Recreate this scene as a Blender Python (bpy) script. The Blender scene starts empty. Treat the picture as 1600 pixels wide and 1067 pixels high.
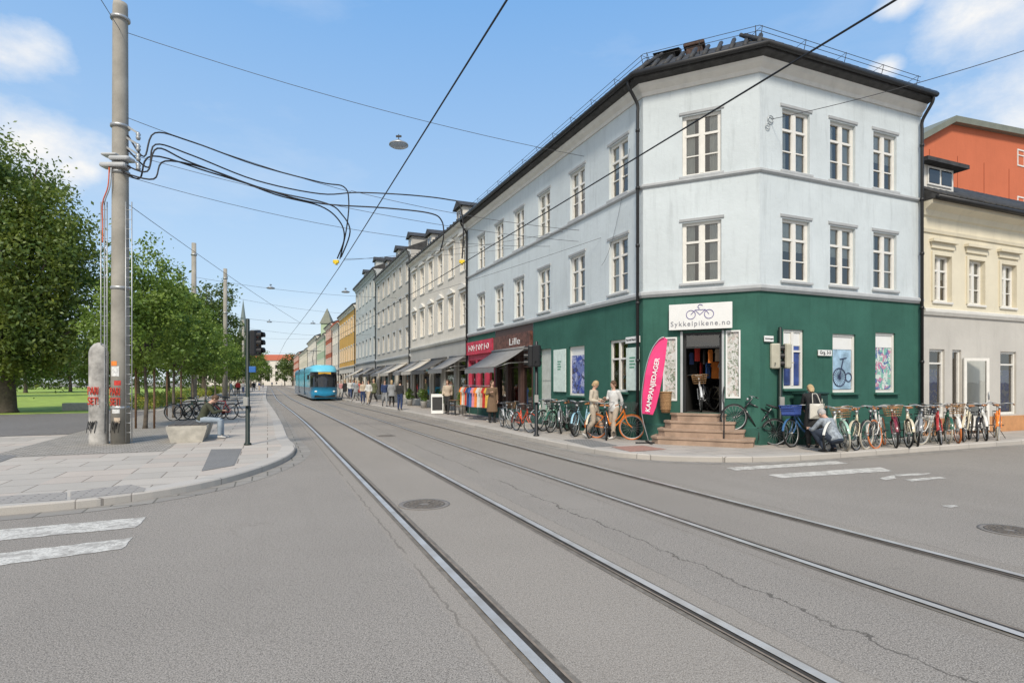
import bpy, bmesh, math, random
import numpy as np
from mathutils import Vector, Matrix, geometry
random.seed(7); rng=np.random.default_rng(5)
PI=math.pi; rad=math.radians
sc=bpy.context.scene; C=sc.collection
F=900.; H=1.72; PH=.12; YH=597.
TH=math.atan(382/900); cs=math.cos(TH); sn=math.sin(TH)
def bend(s):
    u=min(max((s-18)/50,0),1); return -.7*u*u*(3-2*u)
def P(s,t,z=0.,b=False):
    if b: t+=bend(s)
    return Vector((-sn*s+cs*t, cs*s+sn*t, z))
def G(px,py,z=PH):
    Y=F*(H-z)/(py-YH); return Vector(((px-800)/F*Y,Y,z))
def GT(px,t,z=PH):
    u=(px-800)/F; return P(t*(cs-u*sn)/(sn+u*cs),t,z)
def A(px,py,Y): return Vector(((px-800)/F*Y,Y,H+(YH-py)/F*Y))
Dv=Vector((-sn,cs,0)); Rv=Vector((cs,sn,0))
ANG_R=math.atan2(sn,cs); ANG_mD=math.atan2(-cs,sn)
def T(x,y,z): return Matrix.Translation((x,y,z))
def RX(a): return Matrix.Rotation(a,4,'X')
def RY(a): return Matrix.Rotation(a,4,'Y')
def RZ(a): return Matrix.Rotation(a,4,'Z')
def fr(o,d,z=PH):
    d=Vector((d[0],d[1],0)).normalized()
    m=Matrix.Identity(4)
    m[0][0],m[1][0]=d.x,d.y; m[0][1],m[1][1]=-d.y,d.x
    m[0][3],m[1][3],m[2][3]=o[0],o[1],z
    return m
# ------------------------------------------------------------------ materials
class NT:
    def __init__(s,nt): s.nt=nt; s.L=nt.links
    def n(s,t,**k):
        nd=s.nt.nodes.new(t)
        for a,b in k.items(): setattr(nd,a,b)
        return nd
    def set(s,sock,v):
        if isinstance(v,bpy.types.NodeSocket): s.L.new(v,sock)
        elif v is not None: sock.default_value=v
    def m(s,op,a,b=None,c=None,clamp=False):
        nd=s.n('ShaderNodeMath',operation=op); nd.use_clamp=clamp
        s.set(nd.inputs[0],a); s.set(nd.inputs[1],b)
        if c is not None: s.set(nd.inputs[2],c)
        return nd.outputs[0]
    def vm(s,op,a,b=None):
        nd=s.n('ShaderNodeVectorMath',operation=op); s.set(nd.inputs[0],a); s.set(nd.inputs[1],b)
        return nd.outputs['Value'] if op in('DOT_PRODUCT','LENGTH','DISTANCE') else nd.outputs[0]
    def noise(s,vec,scale,detail=4,rough=.55):
        nd=s.n('ShaderNodeTexNoise'); s.set(nd.inputs['Vector'],vec)
        nd.inputs['Scale'].default_value=scale; nd.inputs['Detail'].default_value=detail; nd.inputs['Roughness'].default_value=rough
        return nd.outputs['Fac']
    def mr(s,v,a,b,c=0.,d=1.):
        nd=s.n('ShaderNodeMapRange'); s.set(nd.inputs[0],v)
        for i,x in enumerate((a,b,c,d)): nd.inputs[i+1].default_value=x
        return nd.outputs[0]
    def mix(s,f,a,b,bt='MIX'):
        nd=s.n('ShaderNodeMix',data_type='RGBA',blend_type=bt)
        s.set(nd.inputs[0],f)
        for i,v in ((6,a),(7,b)):
            if isinstance(v,(tuple,list)) and len(v)==3: v=(*v,1)
            s.set(nd.inputs[i],v)
        return nd.outputs[2]
    def pos(s): return s.n('ShaderNodeNewGeometry').outputs['Position']
    def comb(s,x,y,z):
        nd=s.n('ShaderNodeCombineXYZ'); s.set(nd.inputs[0],x); s.set(nd.inputs[1],y); s.set(nd.inputs[2],z); return nd.outputs[0]
def newmat(name):
    m=bpy.data.materials.new(name); m.use_nodes=True
    n=NT(m.node_tree); b=m.node_tree.nodes['Principled BSDF']; return m,n,b
def bumpto(n,b,h,strength=.3,dist=.01):
    nd=n.n('ShaderNodeBump'); nd.inputs['Strength'].default_value=strength; nd.inputs['Distance'].default_value=dist
    n.set(nd.inputs['Height'],h); n.L.new(nd.outputs[0],b.inputs['Normal'])
_mc={}
def mat(name,col,rough=.7,var=.12,scale=4.,bump=0.,bs=40.,metal=0.,coat=0.,spec=.4):
    if name in _mc: return _mc[name]
    m,n,b=newmat(name)
    p=n.pos(); f=n.noise(p,scale,5,.6); f=n.mr(f,.3,.7)
    lo=tuple(max(c*(1-var),0) for c in col); hi=tuple(min(c*(1+var),1) for c in col)
    n.L.new(n.mix(f,lo,hi),b.inputs['Base Color'])
    b.inputs['Roughness'].default_value=rough; b.inputs['Metallic'].default_value=metal
    b.inputs['Specular IOR Level'].default_value=spec
    if coat: b.inputs['Coat Weight'].default_value=coat
    if bump: bumpto(n,b,n.noise(p,bs,4),bump,.01)
    _mc[name]=m; return m
def plaster(name,col,dirt=.25,blotch=.1,bump=.25):
    m,n,b=newmat(name); p=n.pos()
    big=n.mr(n.noise(p,.7,6,.65),.3,.7)
    c=n.mix(big,tuple(x*(1-blotch) for x in col),tuple(min(1,x*(1+blotch*.6)) for x in col))
    st=n.n('ShaderNodeMapping'); n.L.new(p,st.inputs['Vector']); st.inputs['Scale'].default_value=(3.5,3.5,.35)
    streak=n.mr(n.noise(st.outputs[0],1.6,6,.7),.52,.75)
    c=n.mix(n.m('MULTIPLY',streak,dirt),c,tuple(x*.45 for x in col))
    pt=n.mr(n.noise(p,2.3,8,.75),.60,.68)
    c=n.mix(n.m('MULTIPLY',pt,dirt*.8),c,tuple(min(1,x*.68+.03) for x in col))
    sep=n.n('ShaderNodeSeparateXYZ'); n.L.new(p,sep.inputs[0])
    low=n.m('MULTIPLY',n.mr(sep.outputs[2],.1,.9,1,0),n.mr(n.noise(p,3,5),.3,.7))
    c=n.mix(n.m('MULTIPLY',low,.45),c,tuple(x*.4+.02 for x in col))
    n.L.new(c,b.inputs['Base Color']); b.inputs['Roughness'].default_value=.85; b.inputs['Specular IOR Level'].default_value=.2
    bumpto(n,b,n.m('ADD',n.noise(p,7,6),n.m('MULTIPLY',n.noise(p,45,3),.3)),bump,.02)
    return m
M_pale=plaster('pale blue plaster',(.575,.625,.640),.34,.09,.4)
M_green=plaster('green plaster',(.042,.128,.098),.4,.22)
M_cream=plaster('cream plaster',(.68,.62,.48),.2)
M_greyw=plaster('grey plaster',(.42,.41,.385),.2)
M_white=plaster('white plaster',(.66,.62,.55),.2)
M_mid=plaster('mid grey plaster',(.48,.46,.42),.2)
M_lblue=plaster('light blue grey plaster',(.48,.50,.49),.2)
M_yel=plaster('ochre plaster',(.66,.38,.10),.15)
M_redw=plaster('red plaster',(.45,.13,.07),.15)
M_orange=plaster('orange red plaster',(.56,.16,.08),.12,.06)
M_lgreen=plaster('light green plaster',(.42,.52,.36),.15)
M_trim=mat('stone trim',(.43,.445,.45),.8,.1,3,.1)
M_trimw=mat('white trim',(.66,.64,.59),.7,.08,3)
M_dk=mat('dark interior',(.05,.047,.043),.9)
M_roof=mat('dark roof tile',(.045,.044,.043),.7,.45,5,.4,20)
M_gutter=mat('black metal',(.022,.022,.023),.45,.2)
M_wf=mat('white paint frame',(.72,.70,.65),.5,.06,6)
M_step=mat('brown granite',(.34,.24,.175),.85,.25,3,.3,60)
M_steel=mat('galvanised steel',(.42,.43,.43),.45,.15,5,metal=.7)
M_conc=mat('concrete',(.42,.41,.385),.85,.15,6,.3,30)
M_poleg=mat('weathered pole',(.31,.29,.25),.8,.25,1.5,.25,20)
M_black=mat('black plastic',(.015,.015,.016),.4,.1)
M_rubber=mat('black rubber',(.018,.018,.018),.75,.1)
M_signw=mat('white sign',(.74,.74,.72),.5,.03)
M_dgreen=mat('dark green paint',(.012,.045,.035),.45,.2)
M_pdark=mat('dark post paint',(.012,.022,.018),.5,.2)
M_wood=mat('brown wood',(.16,.09,.05),.7,.3,8)
M_wicker=mat('wicker',(.32,.19,.09),.8,.4,40,.6,60)
M_skin=mat('skin',(.55,.34,.25),.55,.05)
M_bark=mat('bark',(.11,.09,.07),.9,.35,6,.6,25)
M_copper=mat('green metal roof',(.18,.19,.15),.6,.15,2)
M_pink=mat('pink fabric',(.72,.05,.19),.7,.06,3)
def glassm(name,tint,extra,wob):
    m,n,b=newmat(name); m.node_tree.nodes.remove(b)
    out=m.node_tree.nodes['Material Output']
    tr=n.n('ShaderNodeBsdfTransparent'); tr.inputs[0].default_value=tint
    gl=n.n('ShaderNodeBsdfGlossy'); gl.inputs['Roughness'].default_value=.02; gl.inputs[0].default_value=(1,.96,.90,1)
    f=n.n('ShaderNodeFresnel'); f.inputs[0].default_value=1.5
    fac=n.m('ADD',n.m('MULTIPLY',f.outputs[0],1.3),extra,clamp=True)
    bp=n.n('ShaderNodeBump'); bp.inputs['Strength'].default_value=wob; bp.inputs['Distance'].default_value=.02
    n.L.new(n.noise(n.pos(),1.7,2),bp.inputs['Height']); n.L.new(bp.outputs[0],gl.inputs['Normal'])
    mx=n.n('ShaderNodeMixShader'); n.L.new(fac,mx.inputs[0]); n.L.new(tr.outputs[0],mx.inputs[1]); n.L.new(gl.outputs[0],mx.inputs[2])
    n.L.new(mx.outputs[0],out.inputs[0]); return m
M_glass=glassm('window glass',(.84,.88,.86,1),.08,.14)
M_dglass=mat('dark glass',(.02,.024,.028),.08,.3,1.,spec=.8)
def stmap(n):
    p=n.pos(); return p,n.vm('DOT_PRODUCT',p,tuple(Dv)),n.vm('DOT_PRODUCT',p,tuple(Rv))
def asphalt(name,base,crack=True):
    m,n,b=newmat(name); p,s,t=stmap(n)
    fine=n.noise(p,110,2,.7); grain=n.noise(p,38,3,.75); mid=n.noise(p,14,5,.65); big=n.noise(p,.35,6,.6)
    c=n.mix(n.mr(big,.3,.7),tuple(x*.86 for x in base),tuple(x*1.10 for x in base))
    st=n.comb(n.m('MULTIPLY',s,.12),n.m('MULTIPLY',t,1.6),0.)
    c=n.mix(n.m('MULTIPLY',n.mr(n.noise(st,1.,5,.6),.5,.72),.28),c,tuple(x*.68 for x in base))
    c=n.mix(n.m('MULTIPLY',n.mr(fine,.48,.62),.75),c,tuple(min(1,x*1.75) for x in base))
    c=n.mix(n.m('MULTIPLY',n.mr(fine,.47,.36),.8),c,tuple(x*.3 for x in base))
    c=n.mix(n.m('MULTIPLY',n.mr(grain,.46,.34),.65),c,tuple(x*.45 for x in base))
    c=n.mix(n.m('MULTIPLY',n.mr(grain,.58,.7),.5),c,tuple(x*1.55 for x in base))
    c=n.mix(n.m('MULTIPLY',n.mr(mid,.55,.7),.3),c,tuple(x*.72 for x in base))
    ob=n.noise(p,.9,7,.75); c=n.mix(n.m('MULTIPLY',n.mr(ob,.60,.72),.35),c,tuple(x*.6 for x in base))
    if crack:
        w=n.m('MULTIPLY',n.m('SUBTRACT',n.noise(p,1.5,7,.7),.5),.5)
        w2=n.m('MULTIPLY',n.m('SUBTRACT',n.noise(p,6.,5,.7),.5),.13)
        gate=n.mr(n.noise(p,.8,5,.7),.36,.5)
        def line(t0,wd,wob,dark):
            d=n.m('ABSOLUTE',n.m('ADD',n.m('SUBTRACT',t,t0),wob))
            return n.m('MULTIPLY',n.m('MULTIPLY',n.mr(d,wd,wd*2.4,1,0),dark),gate)
        c0=tuple(x*.3 for x in base)
        for t0,wd,wob,dk in ((3.72,.006,w,.75),(1.27,.006,w2,.6),(3.25,.004,w2,.4),(4.45,.004,w2,.4),(6.42,.004,w2,.45)):
            c=n.mix(line(t0,wd,wob,dk),c,c0)
        c=n.mix(n.m('MULTIPLY',n.mr(n.m('ABSOLUTE',n.m('ADD',n.m('SUBTRACT',t,2.24),w2)),1.0,1.03,1,0),.22),c,tuple(x*1.25*k for x,k in zip(base,(1.04,1,.94))))
        c=n.mix(n.m('MULTIPLY',n.mr(n.m('ABSOLUTE',n.m('ADD',n.m('SUBTRACT',t,5.42),w2)),1.02,1.05,1,0),.18),c,tuple(x*.84*k for x,k in zip(base,(1.04,1,.94))))
        v=n.n('ShaderNodeTexVoronoi',feature='DISTANCE_TO_EDGE'); v.inputs['Scale'].default_value=.2
        wp=n.vm('ADD',p,n.vm('SCALE',n.comb(n.noise(p,1.1,6,.7),n.noise(p,1.4,6,.7),0.),None))
        sc_=wp.node.inputs[1].links[0].from_node; sc_.inputs['Scale'].default_value=1.6
        n.L.new(wp,v.inputs['Vector'])
        cr=n.m('MULTIPLY',n.mr(v.outputs['Distance'],.0005,.0018,1,0),n.mr(n.noise(p,.18,2),.52,.58))
        c=n.mix(n.m('MULTIPLY',cr,.4),c,c0)
    n.L.new(c,b.inputs['Base Color']); b.inputs['Roughness'].default_value=.95; b.inputs['Specular IOR Level'].default_value=.08
    bumpto(n,b,n.m('ADD',fine,grain),.35,.012); return m
M_asph=asphalt('asphalt',(.27,.243,.212))
M_asph2=asphalt('path asphalt',(.18,.17,.16),False)
def slabs(name,c1,c2,bw,bh,mortar,mc,ms=.012,hue=None):
    m,n,b=newmat(name); p,s,t=stmap(n)
    br=n.n('ShaderNodeTexBrick'); n.L.new(n.comb(t,s,0.),br.inputs['Vector'])
    br.inputs['Scale'].default_value=1; br.inputs['Brick Width'].default_value=bw; br.inputs['Row Height'].default_value=bh
    br.inputs['Mortar Size'].default_value=ms; br.inputs['Mortar Smooth'].default_value=.2
    br.inputs['Color1'].default_value=(*c1,1); br.inputs['Color2'].default_value=(*c2,1); br.inputs['Mortar'].default_value=(*mc,1)
    c=br.outputs['Color']
    if hue:
        cell=n.n('ShaderNodeTexWhiteNoise',noise_dimensions='2D')
        fl=n.comb(n.m('FLOOR',n.m('DIVIDE',t,bw*1.0)),n.m('FLOOR',n.m('DIVIDE',s,bh)),0.); n.L.new(fl,cell.inputs['Vector'])
        c=n.mix(n.m('MULTIPLY',n.m('GREATER_THAN',cell.outputs[0],.7),.35),c,hue)
        c=n.mix(br.outputs['Fac'],c,mc)
    c=n.mix(n.m('MULTIPLY',n.mr(n.noise(p,1.1,6,.65),.45,.75),.25),c,tuple(x*.6 for x in c1))
    c=n.mix(n.m('MULTIPLY',n.mr(n.noise(p,90,2),.5,.7),.35),c,tuple(x*.55 for x in c1))
    n.L.new(c,b.inputs['Base Color']); b.inputs['Roughness'].default_value=.9; b.inputs['Specular IOR Level'].default_value=.15
    bumpto(n,b,n.m('SUBTRACT',n.m('MULTIPLY',n.noise(p,60,3),.3),br.outputs['Fac']),.5,.01); return m
M_slab=slabs('paving slabs',(.50,.45,.39),(.41,.375,.33),1.1,.7,.01,(.22,.19,.16),.012,(.52,.42,.35))
M_slabr=slabs('grey paving slabs',(.44,.40,.355),(.37,.34,.305),.7,.5,.01,(.2,.18,.16),.010,(.47,.41,.35))
M_sett=slabs('granite setts',(.39,.36,.32),(.29,.27,.24),.18,.14,.02,(.17,.155,.13),.016)
M_kerb=slabs('granite kerb',(.50,.46,.41),(.42,.39,.35),1.2,1.2,.01,(.22,.2,.18),.008)
M_gut=slabs('gutter stone',(.32,.295,.26),(.26,.24,.215),.5,.5,.02,(.15,.14,.12),.014)
def markm():
    m,n,b=newmat('worn road paint'); p=n.pos()
    f=n.mr(n.noise(p,5,9,.8),.46,.56); f2=n.mr(n.noise(p,40,3,.6),.54,.60)
    f=n.m('MAXIMUM',n.m('MULTIPLY',f,.78),n.m('MULTIPLY',f2,.7))
    n.L.new(n.mix(f,(.60,.57,.51),(.27,.245,.215)),b.inputs['Base Color']); b.inputs['Roughness'].default_value=.85; return m
M_mark=markm()
M_lawn=mat('lawn grass',(.27,.36,.06),.9,.4,1.2,.5,60)
def leafm(name,dark,light,tip):
    m,n,b=newmat(name); m.node_tree.nodes.remove(b); out=m.node_tree.nodes['Material Output']
    g=n.n('ShaderNodeNewGeometry'); r=g.outputs['Random Per Island']
    c=n.mix(r,dark,light); c=n.mix(n.mr(n.noise(g.outputs['Position'],.9,4),.42,.68),c,tip)
    d=n.n('ShaderNodeBsdfDiffuse'); tr=n.n('ShaderNodeBsdfTranslucent'); n.L.new(c,d.inputs[0]); n.L.new(n.mix(.5,c,(.28,.38,.06)),tr.inputs[0])
    mx=n.n('ShaderNodeMixShader'); mx.inputs[0].default_value=.35; n.L.new(d.outputs[0],mx.inputs[1]); n.L.new(tr.outputs[0],mx.inputs[2])
    gl=n.n('ShaderNodeBsdfGlossy'); gl.inputs['Roughness'].default_value=.45; gl.inputs[0].default_value=(.7,.8,.7,1)
    m2=n.n('ShaderNodeMixShader'); m2.inputs[0].default_value=.04; n.L.new(mx.outputs[0],m2.inputs[1]); n.L.new(gl.outputs[0],m2.inputs[2])
    n.L.new(m2.outputs[0],out.inputs[0]); return m
L_big=leafm('elm leaves',(.045,.085,.018),(.10,.155,.03),(.20,.235,.035))
L_young=leafm('young leaves',(.07,.13,.022),(.16,.255,.04),(.23,.31,.055))
L_dark=leafm('dark leaves',(.035,.065,.02),(.075,.115,.026),(.12,.15,.033))
L_bed=leafm('bed plants',(.08,.14,.03),(.18,.26,.05),(.45,.38,.05))
# ------------------------------------------------------------------ mesh builder
class MB:
    def __init__(s): s.v=[];s.f=[];s.mi=[];s.sm=[];s.k=0;s.M=None
    def add(s,vs,fs,smooth=False):
        o=len(s.v)
        for v in vs:
            v=Vector(v); s.v.append(s.M@v if s.M is not None else v)
        for f in fs: s.f.append([i+o for i in f]); s.mi.append(s.k); s.sm.append(smooth)
        return s
    def quad(s,a,b,c,d): return s.add([a,b,c,d],[(0,1,2,3)])
    def box(s,x0,x1,y0,y1,z0,z1):
        return s.add([(x0,y0,z0),(x1,y0,z0),(x1,y1,z0),(x0,y1,z0),(x0,y0,z1),(x1,y0,z1),(x1,y1,z1),(x0,y1,z1)],
          [(0,3,2,1),(4,5,6,7),(0,1,5,4),(1,2,6,5),(2,3,7,6),(3,0,4,7)])
    def cbox(s,x,y,z,w,d,h): return s.box(x-w/2,x+w/2,y-d/2,y+d/2,z,z+h)
    def bevbox(s,x0,x1,y0,y1,z0,z1,b=.02):
        vs=[];
        def ring(z,i):
            return [(x0+i+b,y0+i,z),(x1-i-b,y0+i,z),(x1-i,y0+i+b,z),(x1-i,y1-i-b,z),(x1-i-b,y1-i,z),(x0+i+b,y1-i,z),(x0+i,y1-i-b,z),(x0+i,y0+i+b,z)]
        for z,i in ((z0,b*.5),(z0+b,0),(z1-b,0),(z1,b*.5)): vs+=ring(z,i)
        fs=[tuple(range(7,-1,-1)),tuple(range(24,32))]
        for r in range(3):
            for k in range(8): fs.append((r*8+k,r*8+(k+1)%8,r*8+8+(k+1)%8,r*8+8+k))
        return s.add(vs,fs)
    def tube(s,pts,r,n=8,cap=True,side=None,smooth=True,closed=False):
        pts=[Vector(p) for p in pts]; N=len(pts)
        if not isinstance(r,(list,tuple)): r=[r]*N
        vs=[];prev=None
        for i,p in enumerate(pts):
            if closed: t=pts[(i+1)%N]-pts[i-1]
            else: t=pts[min(i+1,N-1)]-pts[max(i-1,0)]
            if t.length<1e-9: t=Vector((0,0,1))
            t.normalize()
            ref=Vector(side) if side is not None else (prev if prev is not None else (Vector((1,0,0)) if abs(t.x)<.8 else Vector((0,1,0))))
            a=ref-t*ref.dot(t)
            if a.length<1e-4: a=Vector((0,1,0))-t*t.y
            a.normalize(); prev=a; b=t.cross(a)
            rx,ry=r[i] if isinstance(r[i],(tuple,list)) else (r[i],r[i])
            for k in range(n):
                q=2*PI*k/n; vs.append(p+a*rx*math.cos(q)+b*ry*math.sin(q))
        fs=[]
        for i in range(N if closed else N-1):
            j=(i+1)%N
            for k in range(n): fs.append((i*n+k,i*n+(k+1)%n,j*n+(k+1)%n,j*n+k))
        if cap and not closed: fs.append(tuple(range(n-1,-1,-1))); fs.append(tuple(range((N-1)*n,N*n)))
        return s.add(vs,fs,smooth)
    def ring(s,c,r,mr,n=32,m=6,axis='Y',squash=1.):
        pts=[]
        for k in range(n):
            q=2*PI*k/n
            pts.append(Vector(c)+(Vector((r*math.cos(q),0,r*math.sin(q))) if axis=='Y' else Vector((r*math.cos(q),r*math.sin(q),0)) if axis=='Z' else Vector((0,r*math.cos(q),r*math.sin(q)))))
        return s.tube(pts,(mr if squash==1 else [(mr,mr*squash)]*n),m,closed=True,side={'Y':(0,1,0),'Z':(0,0,1),'X':(1,0,0)}[axis])
    def bar(s,a,b,w,h,up=(0,0,1)):
        a=Vector(a);b=Vector(b);t=(b-a).normalized();u=Vector(up);x=t.cross(u)
        if x.length<1e-3: x=t.cross(Vector((0,1,0)))
        x.normalize();y=x.cross(t)
        vs=[p+x*i*w/2+y*j*h/2 for p in(a,b) for i,j in((-1,-1),(1,-1),(1,1),(-1,1))]
        return s.add(vs,[(3,2,1,0),(4,5,6,7),(0,1,5,4),(1,2,6,5),(2,3,7,6),(3,0,4,7)])
    def lathe(s,prof,n=16,c=(0,0,0)):
        vs=[];c=Vector(c)
        for r,z in prof:
            for k in range(n): q=2*PI*k/n; vs.append(c+Vector((r*math.cos(q),r*math.sin(q),z)))
        fs=[(i*n+k,i*n+(k+1)%n,(i+1)*n+(k+1)%n,(i+1)*n+k) for i in range(len(prof)-1) for k in range(n)]
        fs.append(tuple(range(n-1,-1,-1))); fs.append(tuple(range((len(prof)-1)*n,len(prof)*n)))
        return s.add(vs,fs,True)
    def ell(s,c,r,n=12,m=8,rot=None):
        vs=[];c=Vector(c)
        for i in range(1,m):
            a=PI*i/m
            for k in range(n):
                q=2*PI*k/n; v=Vector((r[0]*math.sin(a)*math.cos(q),r[1]*math.sin(a)*math.sin(q),-r[2]*math.cos(a)))
                vs.append(c+(rot@v if rot else v))
        t=Vector((0,0,r[2])); t=rot@t if rot else t
        vs.append(c-t); vs.append(c+t); B=len(vs)-2
        fs=[(i*n+k,i*n+(k+1)%n,(i+1)*n+(k+1)%n,(i+1)*n+k) for i in range(m-2) for k in range(n)]
        fs+=[(B,(k+1)%n,k) for k in range(n)]+[(B+1,(m-2)*n+k,(m-2)*n+(k+1)%n) for k in range(n)]
        return s.add(vs,fs,True)
    def extr(s,prof,x0,x1):
        n=len(prof); vs=[(x0,y,z) for y,z in prof]+[(x1,y,z) for y,z in prof]
        fs=[tuple(range(n)),tuple(range(2*n-1,n-1,-1))]+[(i,i+n,(i+1)%n+n,(i+1)%n) for i in range(n)]
        return s.add(vs,fs)
    def extry(s,prof,y0,y1):
        n=len(prof); vs=[(x,y0,z) for x,z in prof]+[(x,y1,z) for x,z in prof]
        fs=[tuple(range(n)),tuple(range(2*n-1,n-1,-1))]+[(i,i+n,(i+1)%n+n,(i+1)%n) for i in range(n)]
        return s.add(vs,fs)
    def poly(s,pts,z0,z1=None):
        pts=[Vector((p[0],p[1],0)) for p in pts]; n=len(pts)
        area=sum(pts[i].x*pts[(i+1)%n].y-pts[(i+1)%n].x*pts[i].y for i in range(n))
        if area<0: pts.reverse()
        tr=geometry.tessellate_polygon([pts]); fs=[]
        for a,b,c in tr:
            nz=(pts[b]-pts[a]).cross(pts[c]-pts[a]).z
            fs.append((a,b,c) if nz>0 else (a,c,b))
        if z1 is None: return s.add([(p.x,p.y,z0) for p in pts],fs)
        vs=[(p.x,p.y,z1) for p in pts]+[(p.x,p.y,z0) for p in pts]
        fs+=[(i+n,(i+1)%n+n,(i+1)%n,i) for i in range(n)]
        return s.add(vs,fs)
    def mesh(s,name,mats):
        me=bpy.data.meshes.new(name); me.from_pydata([tuple(v) for v in s.v],[],s.f)
        for m in (mats if isinstance(mats,(list,tuple)) else [mats]): me.materials.append(m)
        me.polygons.foreach_set('material_index',s.mi); me.polygons.foreach_set('use_smooth',s.sm); me.update(); return me
    def build(s,name,mats,parent=None,M=None): return inst(name,s.mesh(name,mats),parent,M)
def inst(name,me,parent=None,M=None):
    o=bpy.data.objects.new(name,me); C.objects.link(o)
    if parent is not None: o.parent=parent
    if M is not None: o.matrix_local=M
    return o
def tag(o,label,cat,group=None,kind=None):
    if label: o['label']=label
    if cat: o['category']=cat
    if group: o['group']=group
    if kind: o['kind']=kind
    return o
def thing(name,label,cat,loc=(0,0,0),rz=0.,group=None,M=None):
    o=bpy.data.objects.new(name,None); C.objects.link(o); o.empty_display_size=.2
    if M is not None: o.matrix_local=M
    else: o.location=loc; o.rotation_euler=(0,0,rz)
    return tag(o,label,cat,group)
def struct(o): o['kind']='structure'; return o
def text(body,mat_,parent,M,width,name='lettering',ext=.004,bold=0.,height=None,space=1.):
    cu=bpy.data.curves.new('t','FONT'); cu.body=body; cu.size=1; cu.extrude=ext; cu.offset=bold; cu.space_character=space
    cu.align_x='CENTER'; cu.align_y='CENTER'
    o=bpy.data.objects.new('t',cu); C.objects.link(o); bpy.context.view_layer.update()
    me=bpy.data.meshes.new_from_object(o.evaluated_get(bpy.context.evaluated_depsgraph_get())); bpy.data.objects.remove(o)
    xs=[v.co.x for v in me.vertices]; ys=[v.co.y for v in me.vertices]
    k=width/(max(xs)-min(xs)); ky=k if height is None else height/(max(ys)-min(ys))
    cx=(max(xs)+min(xs))/2; cy=(max(ys)+min(ys))/2
    for v in me.vertices: v.co.x=(v.co.x-cx)*k; v.co.y=(v.co.y-cy)*ky
    me.materials.clear(); me.materials.append(mat_); me.name=name
    return inst(name,me,parent,M)
def catmull(pts,k=6):
    pts=[Vector(p) for p in pts]; out=[]
    for i in range(len(pts)-1):
        p0=pts[max(i-1,0)];p1=pts[i];p2=pts[i+1];p3=pts[min(i+2,len(pts)-1)]
        for j in range(k):
            u=j/k; out.append(.5*((2*p1)+(p2-p0)*u+(2*p0-5*p1+4*p2-p3)*u*u+(3*p1-p0-3*p2+p3)*u**3))
    out.append(pts[-1]); return out
def offs(path,d):
    path=[Vector((p[0],p[1])) for p in path]; out=[]
    for i,p in enumerate(path):
        ns=[]
        if i>0: e=(p-path[i-1]).normalized(); ns.append(Vector((e.y,-e.x)))
        if i<len(path)-1: e=(path[i+1]-p).normalized(); ns.append(Vector((e.y,-e.x)))
        if len(ns)==1: out.append(p+ns[0]*d)
        else:
            m=(ns[0]+ns[1]).normalized(); out.append(p+m*d/max(m.dot(ns[0]),.3))
    return out
def sweep(mb,path,prof,ends=True):
    rings=[[ (q.x,q.y,z) for q in offs(path,o)] for o,z in prof]; n=len(path)
    vs=[v for r in rings for v in r]; fs=[]
    for j in range(len(prof)-1):
        for i in range(n-1): fs.append((j*n+i,j*n+i+1,(j+1)*n+i+1,(j+1)*n+i))
    if ends: fs.append(tuple(j*n for j in range(len(prof)))); fs.append(tuple(j*n+n-1 for j in range(len(prof)-1,-1,-1)))
    mb.add(vs,fs)
# ------------------------------------------------------------------ ground
mb=MB(); S=1500
mb.quad((-S,-S,0),(S,-S,0),(S,S,0),(-S,S,0)); struct(mb.build('road',M_asph))
lk=[(-24.9,-.5),(-10,5.85),(-6.7,7.35),(-5.45,8.3),(-4.85,9.8),(-4.84,12.1),(-5.37,14.3)]+[tuple(P(s,.55,0,True))[:2] for s in (18,24,32,42,55,75,110,160,260)]
lk=[tuple(v)[:2] for v in catmull([(x,y,0) for x,y in lk],6)]
inner=[tuple(v) for v in offs(lk,-.32)]
mb=MB(); mb.poly(inner+[tuple(P(260,-90))[:2],tuple(P(-8,-90))[:2]],-.05,PH-.002); struct(mb.build('pavement_left',M_slab))
mb=MB(); sweep(mb,lk,[(-.33,PH-.01),(-.33,PH+.002),(-.02,PH+.002),(0,PH-.02),(0,-.02)],False); struct(mb.build('kerb_left',M_kerb))
mb=MB(); sweep(mb,lk,[(.34,.004),(.005,.004)],False); struct(mb.build('gutter_left',M_gut))
rk=[tuple(P(s,7.15,0,True))[:2] for s in (260,160,110,75,55,42,32,24,19)]+[(.75,16.4),(2.1,13.7),(2.9,12.85),(3.86,12.45),(5.33,12.4),(7.1,12.95),(10.2,14.27),(14,15.88),(32.4,23.7)]
rk=[tuple(v)[:2] for v in catmull([(x,y,0) for x,y in rk],6)]
inner=[tuple(v) for v in offs(rk,-.3)]
mb=MB(); mb.poly(inner+[tuple(P(11.3,40))[:2],tuple(P(260,40))[:2]],-.05,PH-.002); struct(mb.build('pavement_right',M_slabr))
mb=MB(); sweep(mb,rk,[(-.31,PH-.01),(-.31,PH+.002),(-.02,PH+.002),(0,PH-.02),(0,-.02)],False); struct(mb.build('kerb_right',M_kerb))
mb=MB(); sweep(mb,rk,[(.3,.004),(.005,.004)],False); struct(mb.build('gutter_right',M_gut))
def sheet(name,pts,z,m):
    mb=MB(); mb.poly(pts,z); return struct(mb.build(name,m))
def st(s,t): v=P(s,t); return (v.x,v.y)
sheet('park_path',[st(21.5,-5.6),st(21.5,-80),st(34,-80),st(37,-5.6)],PH+.006,M_asph2)
sheet('lawn',[st(36,-8.5),st(30,-80),st(230,-80),st(230,-8.5)],PH+.012,M_lawn)
sheet('setts',[st(15.5,-2.2),st(15.5,-5.55),st(120,-5.55),st(120,-2.4)],PH+.004,M_sett)
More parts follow.
